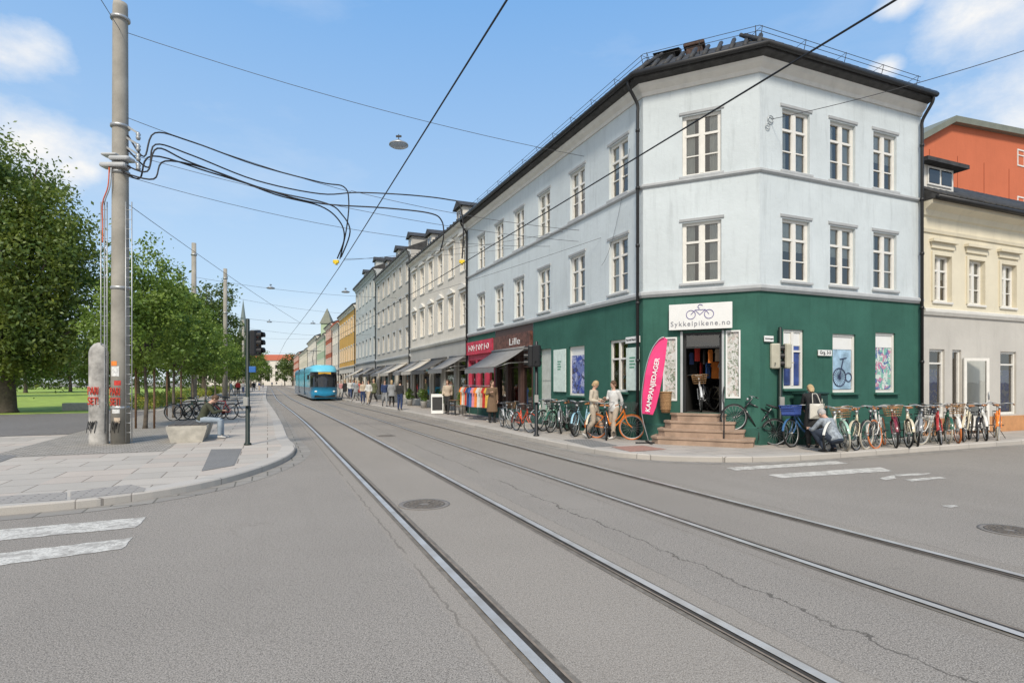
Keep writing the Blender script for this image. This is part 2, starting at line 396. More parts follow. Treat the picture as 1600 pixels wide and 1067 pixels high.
M_tac=slabs('dark tactile plates',(.19,.19,.18),(.15,.15,.145),.08,.08,.02,(.24,.23,.22),.02)
M_tacl=slabs('light tactile plates',(.42,.39,.35),(.37,.345,.31),.3,.07,.02,(.22,.2,.19),.014)
for nm,q,m in (('tactile_paving',[(330,702),(378,701),(366,727),(315,736)],M_tac),('tactile_paving',[(0,711),(30,711),(0,722),(-25,722)],M_tac),
      ('tactile_paving',[(-20,777),(104,769),(104,781),(-30,789)],M_tacl),('tactile_paving',[(110,768),(205,757),(228,763),(225,768),(110,780)],M_tacl),
      ('tactile_paving',[(880,687),(920,686),(965,696),(925,699)],M_tac)):
    sheet(nm,[tuple(G(*p))[:2] for p in q],PH+.005,m)
sheet('paving_inset',[tuple(G(*p))[:2] for p in [(955,698),(1005,696),(1042,702),(985,706)]],PH+.005,mat('red stone inset',(.33,.19,.15),.8,.2,20))
def mark(q):
    pts=[G(x,y,0) for x,y in q]; out=[]
    for i in range(4):
        a,b=pts[i],pts[(i+1)%4]; n=22 if (a-b).length>1 else 5
        for k in range(n):
            u=k/n; v=a.lerp(b,u); out.append((v.x+random.uniform(-.016,.016),v.y+random.uniform(-.016,.016)))
    return sheet('crossing_stripe',out,.005,M_mark)
mark([(-120,838),(228,808),(213,824),(-160,860)]); mark([(-180,886),(208,840),(190,858),(-230,914)])
mark([(1135,731),(1305,720),(1325,724),(1150,735)]); mark([(1200,742),(1375,730),(1395,736),(1222,747)])
mark([(1374,747),(1398,742),(1400,748),(1384,750)]);mark([(1398,741),(1455,739),(1445,742),(1400,744)]);mark([(1412,749),(1470,745),(1478,747),(1425,752)])
mark([(1470,790),(1490,789),(1500,791),(1482,793)])
def strip(mb,t0,t1,z,s0=-14,s1=255):
    ss=[s0+ (s1-s0)*(i/120)**1.8 for i in range(121)]; vs=[]
    for s in ss:
        a=P(s,t0,z,True);b=P(s,t1,z,True); vs+=[a,b]
    mb.add(vs,[(2*i,2*i+1,2*i+3,2*i+2) for i in range(120)])
def railm():
    m,n,b=newmat('rail steel'); p=n.pos()
    n.L.new(n.mix(n.mr(n.noise(p,3,5),.4,.7),(.62,.59,.55),(.46,.42,.37)),b.inputs['Base Color']); b.inputs['Metallic'].default_value=.5; b.inputs['Roughness'].default_value=.45; return m
M_rail=railm(); M_rust=mat('rusty lip',(.22,.175,.135),.7,.3,8); M_groove=mat('dark rail groove',(.045,.04,.034),.95,.3,10)  # rail groove drawn as a flat, mottled dark brown strip
M_seal=mat('rail sealing asphalt',(.175,.155,.13),.95,.3,9,.4,60)
tt=(1.52,2.955,4.70,6.135)
for i,t in enumerate(tt):
    sgn=1 if i%2==0 else -1
    mb=MB()
    def sp(a,b,z,k):
        mb.k=k; strip(mb,min(t+sgn*a,t+sgn*b),max(t+sgn*a,t+sgn*b),z)
    sp(-.08,.135,.004,3); sp(-.04,.032,.016,0); sp(.032,.074,.009,2); sp(.074,.092,.015,1)
    struct(mb.build('tram_rail',[M_rail,M_rust,M_groove,M_seal]))
def manhole(px,py,r,label):
    p=G(px,py,0); mb=MB(); mb.lathe([(r,.001),(r,.008),(r*.84,.009),(r*.83,.006),(0.001,.006)],40)
    t=thing('manhole_cover',label,'manhole cover',p); mb.build('rim',mat('cast rim',(.20,.18,.16),.8,.2,20),t)
    mb=MB()
    for rr in (.22,.42,.62,.78): mb.ring((0,0,.008),r*rr,.008,32,4,'Z')
    for k in range(16):
        q=k*PI/8; mb.bar((r*.25*math.cos(q),r*.25*math.sin(q),.008),(r*.78*math.cos(q),r*.78*math.sin(q),.008),.015,.012)
    mb.build('lid_pattern',mat('cast iron',(.13,.115,.10),.8,.2,20),t)
manhole(663,788,.36,'round iron manhole cover between the two left tram rails'); manhole(1578,829,.30,'round iron manhole cover at the right edge near the crossing')
manhole(603,681,.3,'small dark manhole cover between tracks farther up the street')
# ------------------------------------------------------------------ window kit
_wc={}
def wmesh(w,h,style):
    k=(round(w,2),round(h,2),style)
    if k in _wc: return _wc[k]
    a=MB(); f=.07; 
    a.box(-w/2,-w/2+f,0,.07,0,h); a.box(w/2-f,w/2,0,.07,0,h); a.box(-w/2+f,w/2-f,0,.07,0,f); a.box(-w/2+f,w/2-f,0,.07,h-f,h)
    if style=='cross':
        a.box(-.05,.05,-.008,.06,f,h-f)
        zt=h*.66
        for sx in (-1,1):
            x0,x1=(-w/2+f,-.05) if sx<0 else (.05,w/2-f)
            a.box(x0,x1,-.004,.06,zt,zt+.06)
            a.box(x0,x1,.01,.05,h*.33,h*.33+.03)
            for e0,e1 in ((x0,x0+.03),(x1-.03,x1)): a.box(e0,e1,.004,.05,f,zt); a.box(e0,e1,.0045,.05,zt+.06,h-f)
    elif style=='bars':
        a.box(-.04,.04,-.008,.06,f,h-f); a.box(-w/2+f,-.04,-.004,.06,h*.62,h*.62+.05); a.box(.04,w/2-f,-.004,.06,h*.62,h*.62+.05)
    elif style=='shop':
        a.box(-w/2+f,w/2-f,-.004,.05,h*.78,h*.78+.05)
    p=MB(); p.quad((-w/2+f,.045,f),(w/2-f,.045,f),(w/2-f,.045,h-f),(-w/2+f,.045,h-f))
    s=MB(); s.bevbox(-w/2-.07,w/2+.07,-.15,-.001,-.07,-.001,.012)
    c=MB()
    for sx in (-1,1):
        n=10; vs=[]
        for i in range(n+1):
            u=i/n; x=sx*(w/2-.05-u*w*.26); y=.10+.02*math.sin(u*22); vs+=[(x,y,h-.04),(x*(1.0),y,.05)]
        c.add(vs,[(2*i,2*i+2,2*i+3,2*i+1) for i in range(n)],True)
    b=MB(); b.box(-w/2+.05,w/2-.05,.09,.10,h*.5,h-.05)
    _wc[k]=(a,p,s,c,b); return _wc[k]
_wm={}
M_curt=mat('curtain cloth',(.64,.63,.59),.9,.1)
def window(parent,M,x,z,w,h,style='cross',rev=.12,fm=None,sill=None,curt=None,pm=None):
    fm=fm or M_wf; key=(round(w,2),round(h,2),style,fm.name,sill.name if sill else '')
    if key not in _wm:
        a,p,s,c,b=wmesh(w,h,style)
        _wm[key]=(a.mesh('window',fm),p.mesh('pane',M_glass),s.mesh('sill',sill or M_trim),c.mesh('curtain',M_curt),b.mesh('blind',M_curt))
    me=_wm[key]; o=inst('window',me[0],parent,(M or Matrix.Identity(4))@T(x,rev,z))
    pn=inst('pane',me[1],o)
    if sill: inst('sill',me[2],o)
    if curt=='c': inst('curtain',me[3],o)
    if curt=='b': inst('blind',me[4],o)
    return o
def facade(mb,x0,x1,z0,z1,ops,k=0,kd=1,rev=.2,deep=.7,y=0):
    xs=sorted({x0,x1}|{v for o in ops for v in o[:2]}); zs=sorted({z0,z1}|{v for o in ops for v in o[2:4]})
    mb.k=k
    for i in range(len(xs)-1):
        for j in range(len(zs)-1):
            cx=(xs[i]+xs[i+1])/2; cz=(zs[j]+zs[j+1])/2
            if any(o[0]<cx<o[1] and o[2]<cz<o[3] for o in ops): continue
            mb.quad((xs[i],y,zs[j]),(xs[i+1],y,zs[j]),(xs[i+1],y,zs[j+1]),(xs[i],y,zs[j+1]))
    for o in ops:
        a,b,c,d=o[:4]; dp=o[4] if len(o)>4 else deep
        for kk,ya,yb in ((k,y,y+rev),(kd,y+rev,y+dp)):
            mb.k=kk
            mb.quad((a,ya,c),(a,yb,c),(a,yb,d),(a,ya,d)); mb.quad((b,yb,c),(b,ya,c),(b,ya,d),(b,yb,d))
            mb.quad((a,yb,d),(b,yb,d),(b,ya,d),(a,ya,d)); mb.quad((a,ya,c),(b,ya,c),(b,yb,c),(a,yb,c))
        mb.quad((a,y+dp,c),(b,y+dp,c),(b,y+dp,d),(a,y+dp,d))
    mb.k=0
def fx(M,px):
    u=(px-800)/F; o=M.translation; d=M.to_3x3()@Vector((1,0,0))
    a=(o.y*u-o.x)/(d.x-d.y*u); return a, o.y+a*d.y
def fz(M,px,py): a,Z=fx(M,px); return H-PH+(YH-py)*Z/F
# ------------------------------------------------------------------ corner building
o1=P(28.5,9.6); o2=P(13.3,9.6); o3=P(11.06,11.56); o4=P(11.06,17.95)
W1=fr(o1,o2-o1); W2=fr(o2,o3-o2); W3=fr(o3,o4-o3)
L1=(o2-o1).length; L2=(o3-o2).length; L3=(o4-o3).length
BL=Vector((o3.x,o3.y,PH)); inv=T(*(-BL))
m1,m2,m3=inv@W1,inv@W2,inv@W3
bld=thing('corner_building','three storey pale blue grey corner building with dark green ground floor and chamfered shop entrance','building',BL)
zb=4.02; zt=9.8
ww,wh=1.0,1.62
up=[]
for px in (752,780,811,850,902,966): up.append((1,fx(W1,px)[0]))
up.append((2,fx(W2,1096)[0]))
for px in (1244,1317,1383): up.append((3,fx(W3,px)[0]))
mb=MB(); gmb=MB()
Ms={1:m1,2:m2,3:m3}; Ls={1:L1,2:L2,3:L3}
for k in (1,2,3):
    mb.M=Ms[k]; ops=[]
    for kk,x in up:
        if kk==k:
            for z in (4.25,7.12): ops.append((x-ww/2,x+ww/2,z,z+wh))
    facade(mb,0,Ls[k],zb,zt,ops)
a0=8.02
def wb(W,x0,x1,y0,y1):
    a=fx(W,x0)[0]; b=fx(W,x1)[0]; xm=(x0+x1)/2; return (a,b,fz(W,xm,y1),fz(W,xm,y0))
w1a=wb(W1,953,981,531,612); w1b=wb(W1,889,913,541,618); d1=wb(W1,843,861,545,651); d1=(d1[0],d1[1],.12,d1[3])
gmb.M=m1; facade(gmb,a0,L1,0,zb,[w1a,w1b,d1])
door=wb(W2,1067,1128,519,645); pl=wb(W2,1036,1058,527,626); pr=wb(W2,1134,1157,516,622)
gmb.M=m2; facade(gmb,0,L2,0,zb,[(*door,3.2),pl,pr])
g3=[wb(W3,1224,1256,515,607),wb(W3,1301,1337,522,613),wb(W3,1368,1399,520,613)]
gmb.M=m3; facade(gmb,0,L3,0,zb,g3)
mb.M=None
b4=o4+Dv*9; b1=o1+Rv*9
def rel(v,z): return (v.x-BL.x,v.y-BL.y,z)
mb.k=0; mb.quad(rel(o4,0),rel(b4,0),rel(b4,zt),rel(o4,zt)); mb.quad(rel(b1,0),rel(o1,0),rel(o1,zt),rel(b1,zt))
mb.build('wall',[M_pale,M_dk],bld); gmb.build('ground_floor_wall',[M_green,M_dk],bld)
path=[(v.x-BL.x,v.y-BL.y) for v in (o1,o2,o3,o4)]
for nm,prof,m in (('string_course',[(0.,zb-.09),(.05,zb-.09),(.1,zb-.02),(.1,zb+.05),(.04,zb+.09),(0,zb+.1)],M_trim),
    ('string_course',[(0.,6.96),(.035,6.96),(.07,7.0),(.07,7.05),(.02,7.08),(0,7.09)],M_trim),
    ('cornice',[(0.,9.5),(.04,9.5),(.06,9.6),(.16,9.7),(.2,9.8),(0,9.8)],M_trimw)):
    mb=MB(); sweep(mb,path,prof); mb.build(nm,m,bld)
mb=MB(); sweep(mb,path[:],[(0,-.02),(.05,-.02),(.05,.42),(0,.46)]); mb.build('plinth',mat('green plinth',(.025,.09,.07),.8,.2,5,.3,30),bld)
mb=MB(); sweep(mb,path,[(.2,9.8),(.38,9.86),(.4,10.02),(-.5,10.68),(-3.1,11.2),(-3.2,9.9)],True)
for k,L in ((1,L1),(2,L2),(3,L3)):
    n=int(L/.3); mb.M=Ms[k]
    for i in range(n+1):
        x=i*L/n; jz=random.uniform(-.02,.03); mb.tube([(x,-.42,10.03),(x,.5,10.72+jz)],.065,6)
        mb.tube([(x,.5,10.70+jz),(x,.64,10.82+jz)],.055,6)
mb.M=None; mb.build('roof',M_roof,bld)
mb=MB(); q=[(v.x,v.y,9.97) for v in offs(path,.45)]; mb.tube(q,.075,8); mb.build('gutter',M_gutter,bld)
mb=MB()
for k,L in ((1,L1),(2,L2),(3,L3)):
    mb.M=Ms[k]; n=max(2,int(L/1.3))
    for i in range(n+1):
        x=.1+i*(L-.2)/n; mb.tube([(x,.1,10.35),(x,.0,10.72)],.009,5); mb.tube([(x,.0,10.72),(x,.4,10.66)],.007,4)
for d_,z_ in ((-.02,10.58),(-.0,10.70)):
    mb.M=None; mb.tube([(v.x,v.y,z_) for v in offs(path,d_)],.008,5)
mb.M=None; mb.build('snow_guard',M_roof,bld)
def pipe(mb,M,x,z0,z1):
    mb.M=M; mb.tube(catmull([(x,-.42,9.95),(x,-.4,9.75),(x,-.13,9.35),(x,-.11,9.1)],4)+[(x,-.11,z0)],.045,8)
    for z in np.arange(z0+.5,9,1.6): mb.tube([(x,-.11,z-.04),(x,-.11,z+.04)],.06,8)
    mb.M=None
for M,x in ((m1,L1-.1),(m3,L3-.12),(m1,.1)):
    mb=MB(); pipe(mb,M,x,.1,0); mb.build('downpipe',M_gutter,bld)
mb=MB(); mb.M=m2; mb.bevbox(1.0,1.45,.9,1.4,10.5,11.1,.03); mb.bevbox(.94,1.51,.84,1.46,11.1,11.2,.02); mb.build('chimney',mat('sooty brick',(.085,.055,.045),.9,.4,12,.4),bld)
mb=MB(); mb.M=m2; mb.box(.25,.72,.8,1.4,10.5,11.02); mb.extr([(.65,11.02),(1.1,11.2),(1.55,11.02)],.12,.85); mb.build('roof_hatch',M_roof,bld)
for i,(k,x) in enumerate(up):
    for j,z in enumerate((4.25,7.12)):
        w=window(bld,Ms[k],x,z,ww,wh,'cross',.08,sill=M_trim,curt=('c','b','c','c','b')[(i*2+j)%5])
        mb=MB(); mb.extr([(-.079,wh+.02),(-.11,wh+.04),(-.12,wh+.10),(-.079,wh+.12)],-ww/2-.07,ww/2+.07); mb.build('lintel',M_trim,w)
def display(parent,M,x0,x1,z0,z1,y,seed,cols,base=(.75,.76,.78),scale=None):
    m,n,b=newmat('display print'); v=n.n('ShaderNodeTexVoronoi'); v.inputs['Scale'].default_value=scale or 5+seed%3; p=n.vm('ADD',n.pos(),(seed*3.1,0,0))
    p=n.vm('ADD',p,n.vm('SCALE',n.comb(n.noise(p,3,5),n.noise(p,4,5),n.noise(p,3.5,5)),None)); p.node.inputs[1].links[0].from_node.inputs['Scale'].default_value=.8; n.L.new(p,v.inputs['Vector'])
    sp=n.n('ShaderNodeSeparateXYZ'); n.L.new(v.outputs['Color'],sp.inputs[0]); c=base
    c=n.mix(n.m('GREATER_THAN',sp.outputs[0],.6),(*base,1),(*cols[0],1)); c=n.mix(n.m('GREATER_THAN',sp.outputs[1],.75),c,(*cols[1],1)); c=n.mix(n.m('GREATER_THAN',sp.outputs[2],.8),c,(*cols[2],1))
    n.L.new(c,b.inputs['Base Color']); b.inputs['Roughness'].default_value=.6
    mb=MB(); mb.box(x0,x1,y,y+.01,z0,z1); return mb.build('display_panel',m,parent,M)
def opwin(M,op,style,**k): return window(bld,M,(op[0]+op[1])/2,op[2],op[1]-op[0],op[3]-op[2],style,.05,**k)
opwin(m1,w1a,'bars',sill=M_green); opwin(m1,w1b,'plain',sill=M_green)
display(bld,m1,w1b[0]+.08,w1b[1]-.08,w1b[2]+.08,w1b[3]-.3,.08,2,((.05,.08,.35),(.4,.42,.6),(.05,.05,.1)),(.16,.2,.42))
display(bld,m1,w1a[0]+.1,w1a[1]-.1,w1a[2]+.02,w1a[3]-.5,.3,5,((.4,.2,.05),(.3,.05,.03),(.05,.1,.1)),(.06,.04,.03),9)
mb=MB(); mb.box(w1b[0]+.07,w1b[1]-.07,.078,.09,w1b[3]-.3,w1b[3]-.07); mb.build('roller_blind',M_signw,bld,m1)
for i,o_ in enumerate(g3):
    w=opwin(m3,o_,'plain' if i else 'bars',sill=M_green)
    x0,x1,z0,z1=o_
    mb=MB(); mb.box(x0+.07,x1-.07,.076,.086,z1-.42,z1-.07); mb.build('roller_blind',M_signw,bld,m3)
    if i==2: display(bld,m3,x0+.09,x1-.09,z0+.09,z1-.43,.08,7,((.20,.44,.36),(.5,.22,.32),(.10,.16,.32)),(.60,.64,.60),9)
    else:
        mb=MB(); mb.box(x0+.09,x1-.09,.08,.09,z0+.09,z1-.43); mb.build('poster',mat('blue poster %d'%i,(.30,.44,.56) if i else (.04,.07,.22),.6,.5,3),bld,m3)
    if i==1:
        mb=MB(); cx=(x0+x1)/2; cz=z0+.42
        for xx,rr in ((cx-.10,.25),(cx+.26,.12)): mb.ring((xx,.072,cz),rr,.014,24,5)
        for k in range(10): q=k*PI/10; mb.bar((cx-.10-.25*math.cos(q),.072,cz-.25*math.sin(q)),(cx-.10+.25*math.cos(q),.072,cz+.25*math.sin(q)),.006,.006)
        mb.bar((cx-.10,.07,cz),(cx+.05,.07,cz+.5),.025,.02); mb.bar((cx-.08,.07,cz+.5),(cx+.18,.07,cz+.54),.025,.02)
        mb.build('display_bicycle',mat('poster dark print',(.04,.05,.10),.6),bld,m3)
x0,x1,z0,z1=d1
mb=MB(); mb.box(x0,x1,.1,.16,z0,z1); 
for k in range(3): mb.box(x0+.1,x1-.1,.085,.1,z0+.15+k*.7,z0+.7+k*.7)
dd=mb.build('door',mat('pale door',(.5,.52,.48),.5),bld,m1); mb=MB(); mb.tube([(x1-.1,.06,1.1),(x1-.1,.06,1.25)],.015,6); mb.build('handle',M_steel,dd,None)
x0,x1,z0,z1=door; dx0,dx1,dz0=x0,x1,z0
mb=MB(); mb.box(x0-.0,x0+.07,.05,.15,z0,z1); mb.box(x1-.07,x1,.05,.15,z0,z1); mb.box(x0+.07,x1-.07,.05,.15,z1-.07,z1); mb.box(x0+.07,x1-.07,.06,.14,z1-.42,z1-.37)
mb.build('door_frame',M_gutter,bld,m2)
mb=MB(); mb.quad((x0+.07,.1,z1-.37),(x1-.07,.1,z1-.37),(x1-.07,.1,z1-.07),(x0+.07,.1,z1-.07)); mb.build('transom_pane',M_glass,bld,m2)
for side,xx in ((-1,x0-.06),(1,x1+.0)):
    mb=MB(); mb.box(xx,xx+.06,-.03,0.005,z0,z1+.03); mb.build('door_casing',M_trim,bld,m2)
mb=MB(); mb.box(x0-.1,x1+.1,-.05,.004,z1+.03,z1+.12); mb.build('door_lintel',M_dgreen,bld,m2)
for (a,b,c,d),sd in ((pl,3),(pr,8)):
    display(bld,m2,a+.02,b-.02,c+.02,d-.02,.03,sd,((.42,.42,.38),(.16,.20,.14),(.50,.43,.40)),(.58,.58,.56),16)
    mb=MB(); mb.box(a,a+.04,-.02,.03,c,d); mb.box(b-.04,b,-.02,.03,c,d); mb.box(a+.04,b-.04,-.02,.03,d-.04,d); mb.box(a+.04,b-.04,-.02,.03,c,c+.04); mb.build('poster_frame',M_signw,bld,m2)
z_s=z0; n=4
stt=thing('entrance_steps','four brown granite steps fanning out in front of the shop doorway','steps',(W2@Vector(((x0+x1)/2,0,0))),math.atan2((o3-o2).y,(o3-o2).x))
for i in range(n):
    hh=z_s*(1-i/n)-.005; hl=.78+i*.13; hr=.60+i*.23; dp=.32+i*.2
    mb=MB(); zl=hh-z_s/n
    mb.poly([(-hl,-.06),(hr,-.06),(hr,-dp+.18),(hr-.2,-dp),(-hl+.2,-dp),(-hl,-dp+.18)],zl-.02 if i<n-1 else -.02,hh-.05)
    e=.025; mb.poly([(-hl-e,-.06),(hr+e,-.06),(hr+e,-dp+.16),(hr-.2+e,-dp-e),(-hl+.2-e,-dp-e),(-hl-e,-dp+.16)],hh-.05,hh)
    mb.build('step',M_step,stt)
mb=MB(); mb.tube(catmull([(.62,-.75,.0),(.62,-.75,.95),(.58,-.55,1.15),(.56,-.1,1.45),(.56,.05,1.45)],5),.018,8); mb.build('handrail',M_gutter,stt)
def garment_mesh(m,wd=.42,ht=.7,th=.06):
    mb=MB(); pr=[(-wd*.5,ht*.75),(-wd*.35,ht*.97),(-wd*.1,ht),(wd*.1,ht),(wd*.35,ht*.97),(wd*.5,ht*.75),(wd*.4,ht*.68),(wd*.34,ht*.74),(wd*.38,0),(-wd*.38,0),(-wd*.34,ht*.74),(-wd*.4,ht*.68)]
    n=len(pr)
    vs=[(x,-th/2*(1 if z<ht*.9 else .4)+.012*math.sin(x*30),z) for x,z in pr]+[(x,th/2*(1 if z<ht*.9 else .4)+.012*math.sin(x*30),z) for x,z in pr]
    mb.add(vs,[tuple(range(n-1,-1,-1)),tuple(range(n,2*n))]+[(i,(i+1)%n,(i+1)%n+n,i+n) for i in range(n)]); return mb.mesh('garment',m)
GC=[('red',(.5,.04,.03)),('orange',(.75,.22,.04)),('navy',(.03,.05,.14)),('yellow',(.6,.4,.08)),('white',(.6,.6,.58)),('blue',(.06,.15,.4)),('black',(.02,.02,.02)),('beige',(.5,.4,.3)),('pink',(.65,.25,.3)),('green',(.05,.2,.1))]
gm=[garment_mesh(mat('cloth '+a,c,.85,.15,8)) for a,c in GC]
ordn=['first','second','third','fourth','fifth','sixth','seventh','eighth','ninth','tenth','eleventh','twelfth','thirteenth','fourteenth','fifteenth','sixteenth']
for i in range(10):
    ci=(2,0,6,1,7,6,0,5,1,4)[i]; row_=i//5; col_=i%5
    xx=x0+.14+col_*(x1-x0-.28)/4
    o=inst('hanging_garment',gm[ci],None,W2@T(xx+random.uniform(-.05,.05),.55+.45*row_+random.uniform(-.12,.12),2.12-.38*row_+random.uniform(-.06,.06))@RZ(PI/2-.6+random.uniform(-.6,.6))@Matrix.Scale((.55,.7)[row_]*random.uniform(.85,1.1),4))
    tag(o,'%s garment hanging in the corner shop doorway, %s from the left in the %s row'%(GC[ci][0],ordn[col_],('upper','lower')[row_]),'garment','garments hanging inside the doorway')
FZ0,FZ1=2.98,3.62
def shopfront(x0,x1,fm,sm,um,nb):
    mb=MB(); n=nb; wdt=(x1-x0)/n; ops=[(x0+i*wdt+.12,x0+(i+1)*wdt-.12,.45,2.7) for i in range(n)]
    mb.M=m1; facade(mb,x0,x1,0,FZ0,ops); mb.k=2; facade(mb,x0,x1,FZ0,zb,[],k=2); mb.build('shop_front',[fm,M_dk,um],bld)
    for i,o in enumerate(ops):
        window(bld,m1,(o[0]+o[1])/2,.45,o[1]-o[0],2.25,'shop',.1,fm=fm)
        display(bld,m1,o[0]+.1,o[1]-.1,.5,1.5+.2*(i%2),.5,i+11,((.4,.3,.25),(.1,.12,.2),(.5,.1,.15)),(.12,.10,.09),6)
    mb=MB(); mb.M=m1; mb.box(x0+.03,x1-.03,-.12,-.001,FZ0,FZ1); mb.build('fascia_sign',sm,bld)
M_brown=mat('brown shop paint',(.08,.045,.038),.5,.1); M_dpink=mat('deep red pink sign',(.50,.035,.07),.5,.4,2.5)
shopfront(0.05,3.9,mat('red shop paint',(.45,.05,.09),.5,.2),M_dpink,M_green,3); shopfront(3.95,8.0,M_brown,mat('dark floral sign',(.13,.055,.04),.5,.7,6),M_brown,3)
lx0,lx1=fx(W1,797)[0],fx(W1,820)[0]
text('Lille',M_signw,bld,m1@T((lx0+lx1)/2,-.125,3.3)@RX(PI/2),(lx1-lx0)*.72,height=.28)
for i in range(8):
    mb=MB(); zc=(FZ0+FZ1)/2; xb=.5+i*.38
    if i%3==1: mb.ring((xb+.1,-.125,zc),.12,.022,16,4)
    else: mb.box(xb,xb+.06,-.13,-.122,zc-.15,zc+.15); mb.box(xb+.06,xb+.2,-.13,-.122,zc+.09*(i%2)-.03,zc+.09*(i%2)+.03)
    mb.build('lettering',M_signw,bld,m1)
def awning(M,x0,x1,z,proj,drop,m,label,group='shop awnings along the right pavement'):
    t=thing('awning',label,'awning',M=M@T(x0,0,z)); w=x1-x0
    n=8; mb=MB(); vs=[]
    for i in range(n+1):
        u=i/n; y=-.13-(proj-.13)*u; zz=-drop*u-.05*math.sin(u*PI); vs+=[(0,y,zz),(w,y,zz),(0,y,zz-.015),(w,y,zz-.015)]
    fs=[]
    for i in range(n):
        a=4*i; fs+=[(a,a+4,a+5,a+1),(a+2,a+3,a+7,a+6),(a,a+2,a+6,a+4),(a+1,a+5,a+7,a+3)]
    mb.add(vs,fs,True); mb.build('canopy',m,t)
    mb=MB(); k=int(w/.25); vs=[];
    for i in range(k+1): vs+=[(w*i/k,-proj-.012-.006*(i%2),-drop-.02),(w*i/k,-proj-.012-.006*(i%2),-drop-.24+.03*(i%2))]
    mb.add(vs,[(2*i,2*i+1,2*i+3,2*i+2) for i in range(k)]); mb.build('valance',m,t)
    for xx in (.08,w-.08):
        mb=MB(); mb.tube([(xx,-.12,-.55),(xx,-proj*.55,-.5*drop-.22),(xx,-proj+.03,-drop-.03)],.018,6); mb.build('arm',M_steel,t)
    mb=MB(); mb.tube([(0,-.12,.03),(w,-.12,.03)],.07,8); mb.build('roller_case',m,t)
M_awn=mat('grey awning fabric',(.20,.20,.20),.85,.12); M_awnl=mat('striped beige awning fabric',(.45,.42,.37),.85,.15); M_awnd=mat('black awning fabric',(.08,.08,.08),.85,.1)
awning(W1,3.9,7.5,2.95,1.45,.75,M_awn,'charcoal awning over the brown shop front, nearest along the street')
# ------------------------------------------------------------------ signs on the corner
def wallsign(name,label,cat,W,x0,x1,z0,z1,m,y=-.03,th=.03):
    t=thing(name,label,cat,M=W@T((x0+x1)/2,0,(z0+z1)/2)); mb=MB(); w=(x1-x0)/2;h=(z1-z0)/2
    mb.bevbox(-w,w,y-th,y,-h,h,.005); mb.build('board',m,t); return t
a,b,c,d=wb(W2,1047,1145,475,515)
sg=wallsign('shop_sign','white rectangular shop sign with thin bicycle emblem above the corner entrance','sign',W2,a,b,c,d,M_signw,-.11,.05)
M_pur=mat('purple print',(.16,.13,.32),.5,.05); M_gry=mat('grey print',(.24,.24,.27),.5,.05)
text('Sykkelpikene.no',M_gry,sg,T(0,-.165,-.2)@RX(PI/2),(b-a)*.94,space=1.25)
mb=MB()
for xx in (-.23,.23): mb.ring((xx,-.165,.05),.115,.009,28,5)
for p,q in (((-.23,.05),(-.12,.17)),((-.12,.17),(.14,.17)),((.14,.17),(.23,.05)),((-.12,.17),(0,.04)),((0,.04),(.14,.17))): mb.bar((p[0],-.165,p[1]),(q[0],-.165,q[1]),.014,.01,(0,1,0))
mb.tube(catmull([(.07,-.165,.28),(.0,-.165,.31),(-.05,-.165,.25),(-.01,-.165,.20)],5),.010,5)
mb.build('bicycle_emblem',M_pur,sg)
for nm,px0,px1,y0,y1 in (('poster',981,1001,543,610),('poster',867,886,546,612)):
    a,b,c,d=wb(W1,px0,px1,y0,y1); q=wallsign('wall_poster','pale poster board on the green wall '+('nearest the drainpipe' if px0>900 else 'between the side door and small window'),'sign',W1,a,b,c,d,mat('pale poster',(.62,.72,.66),.6,.12,8))
    mb=MB()
    for k in range(4): mb.box(-.14,.14-.05*(k%2),-.066,-.062,.30-.09*k,.34-.09*k)
    mb.build('print',mat('green print',(.1,.3,.2),.6),q)
a,b,c,d=wb(W1,980,1002,526,536); q=wallsign('street_name_sign','white street name plate on the long facade beside the drainpipe','sign',W1,a,b,c,d,M_signw); text('Thorvald Meyers gate',M_black,q,T(0,-.064,0)@RX(PI/2),(b-a)*.9)
a,b,c,d=wb(W3,1192,1206,525,534); q=wallsign('street_name_sign','small white street name plate by the building corner','sign',W3,a,b,c,d,M_signw); text('Sofienberggata',M_black,q,T(0,-.064,0)@RX(PI/2),(b-a)*.9)
a,b,c,d=wb(W3,1276,1297,547,556); q=wallsign('address_plate','white oval address plate between ground floor windows','sign',W3,a,b,c,d,M_signw); text('Grg. 3-5',M_black,q,T(0,-.064,0)@RX(PI/2),(b-a)*.8)
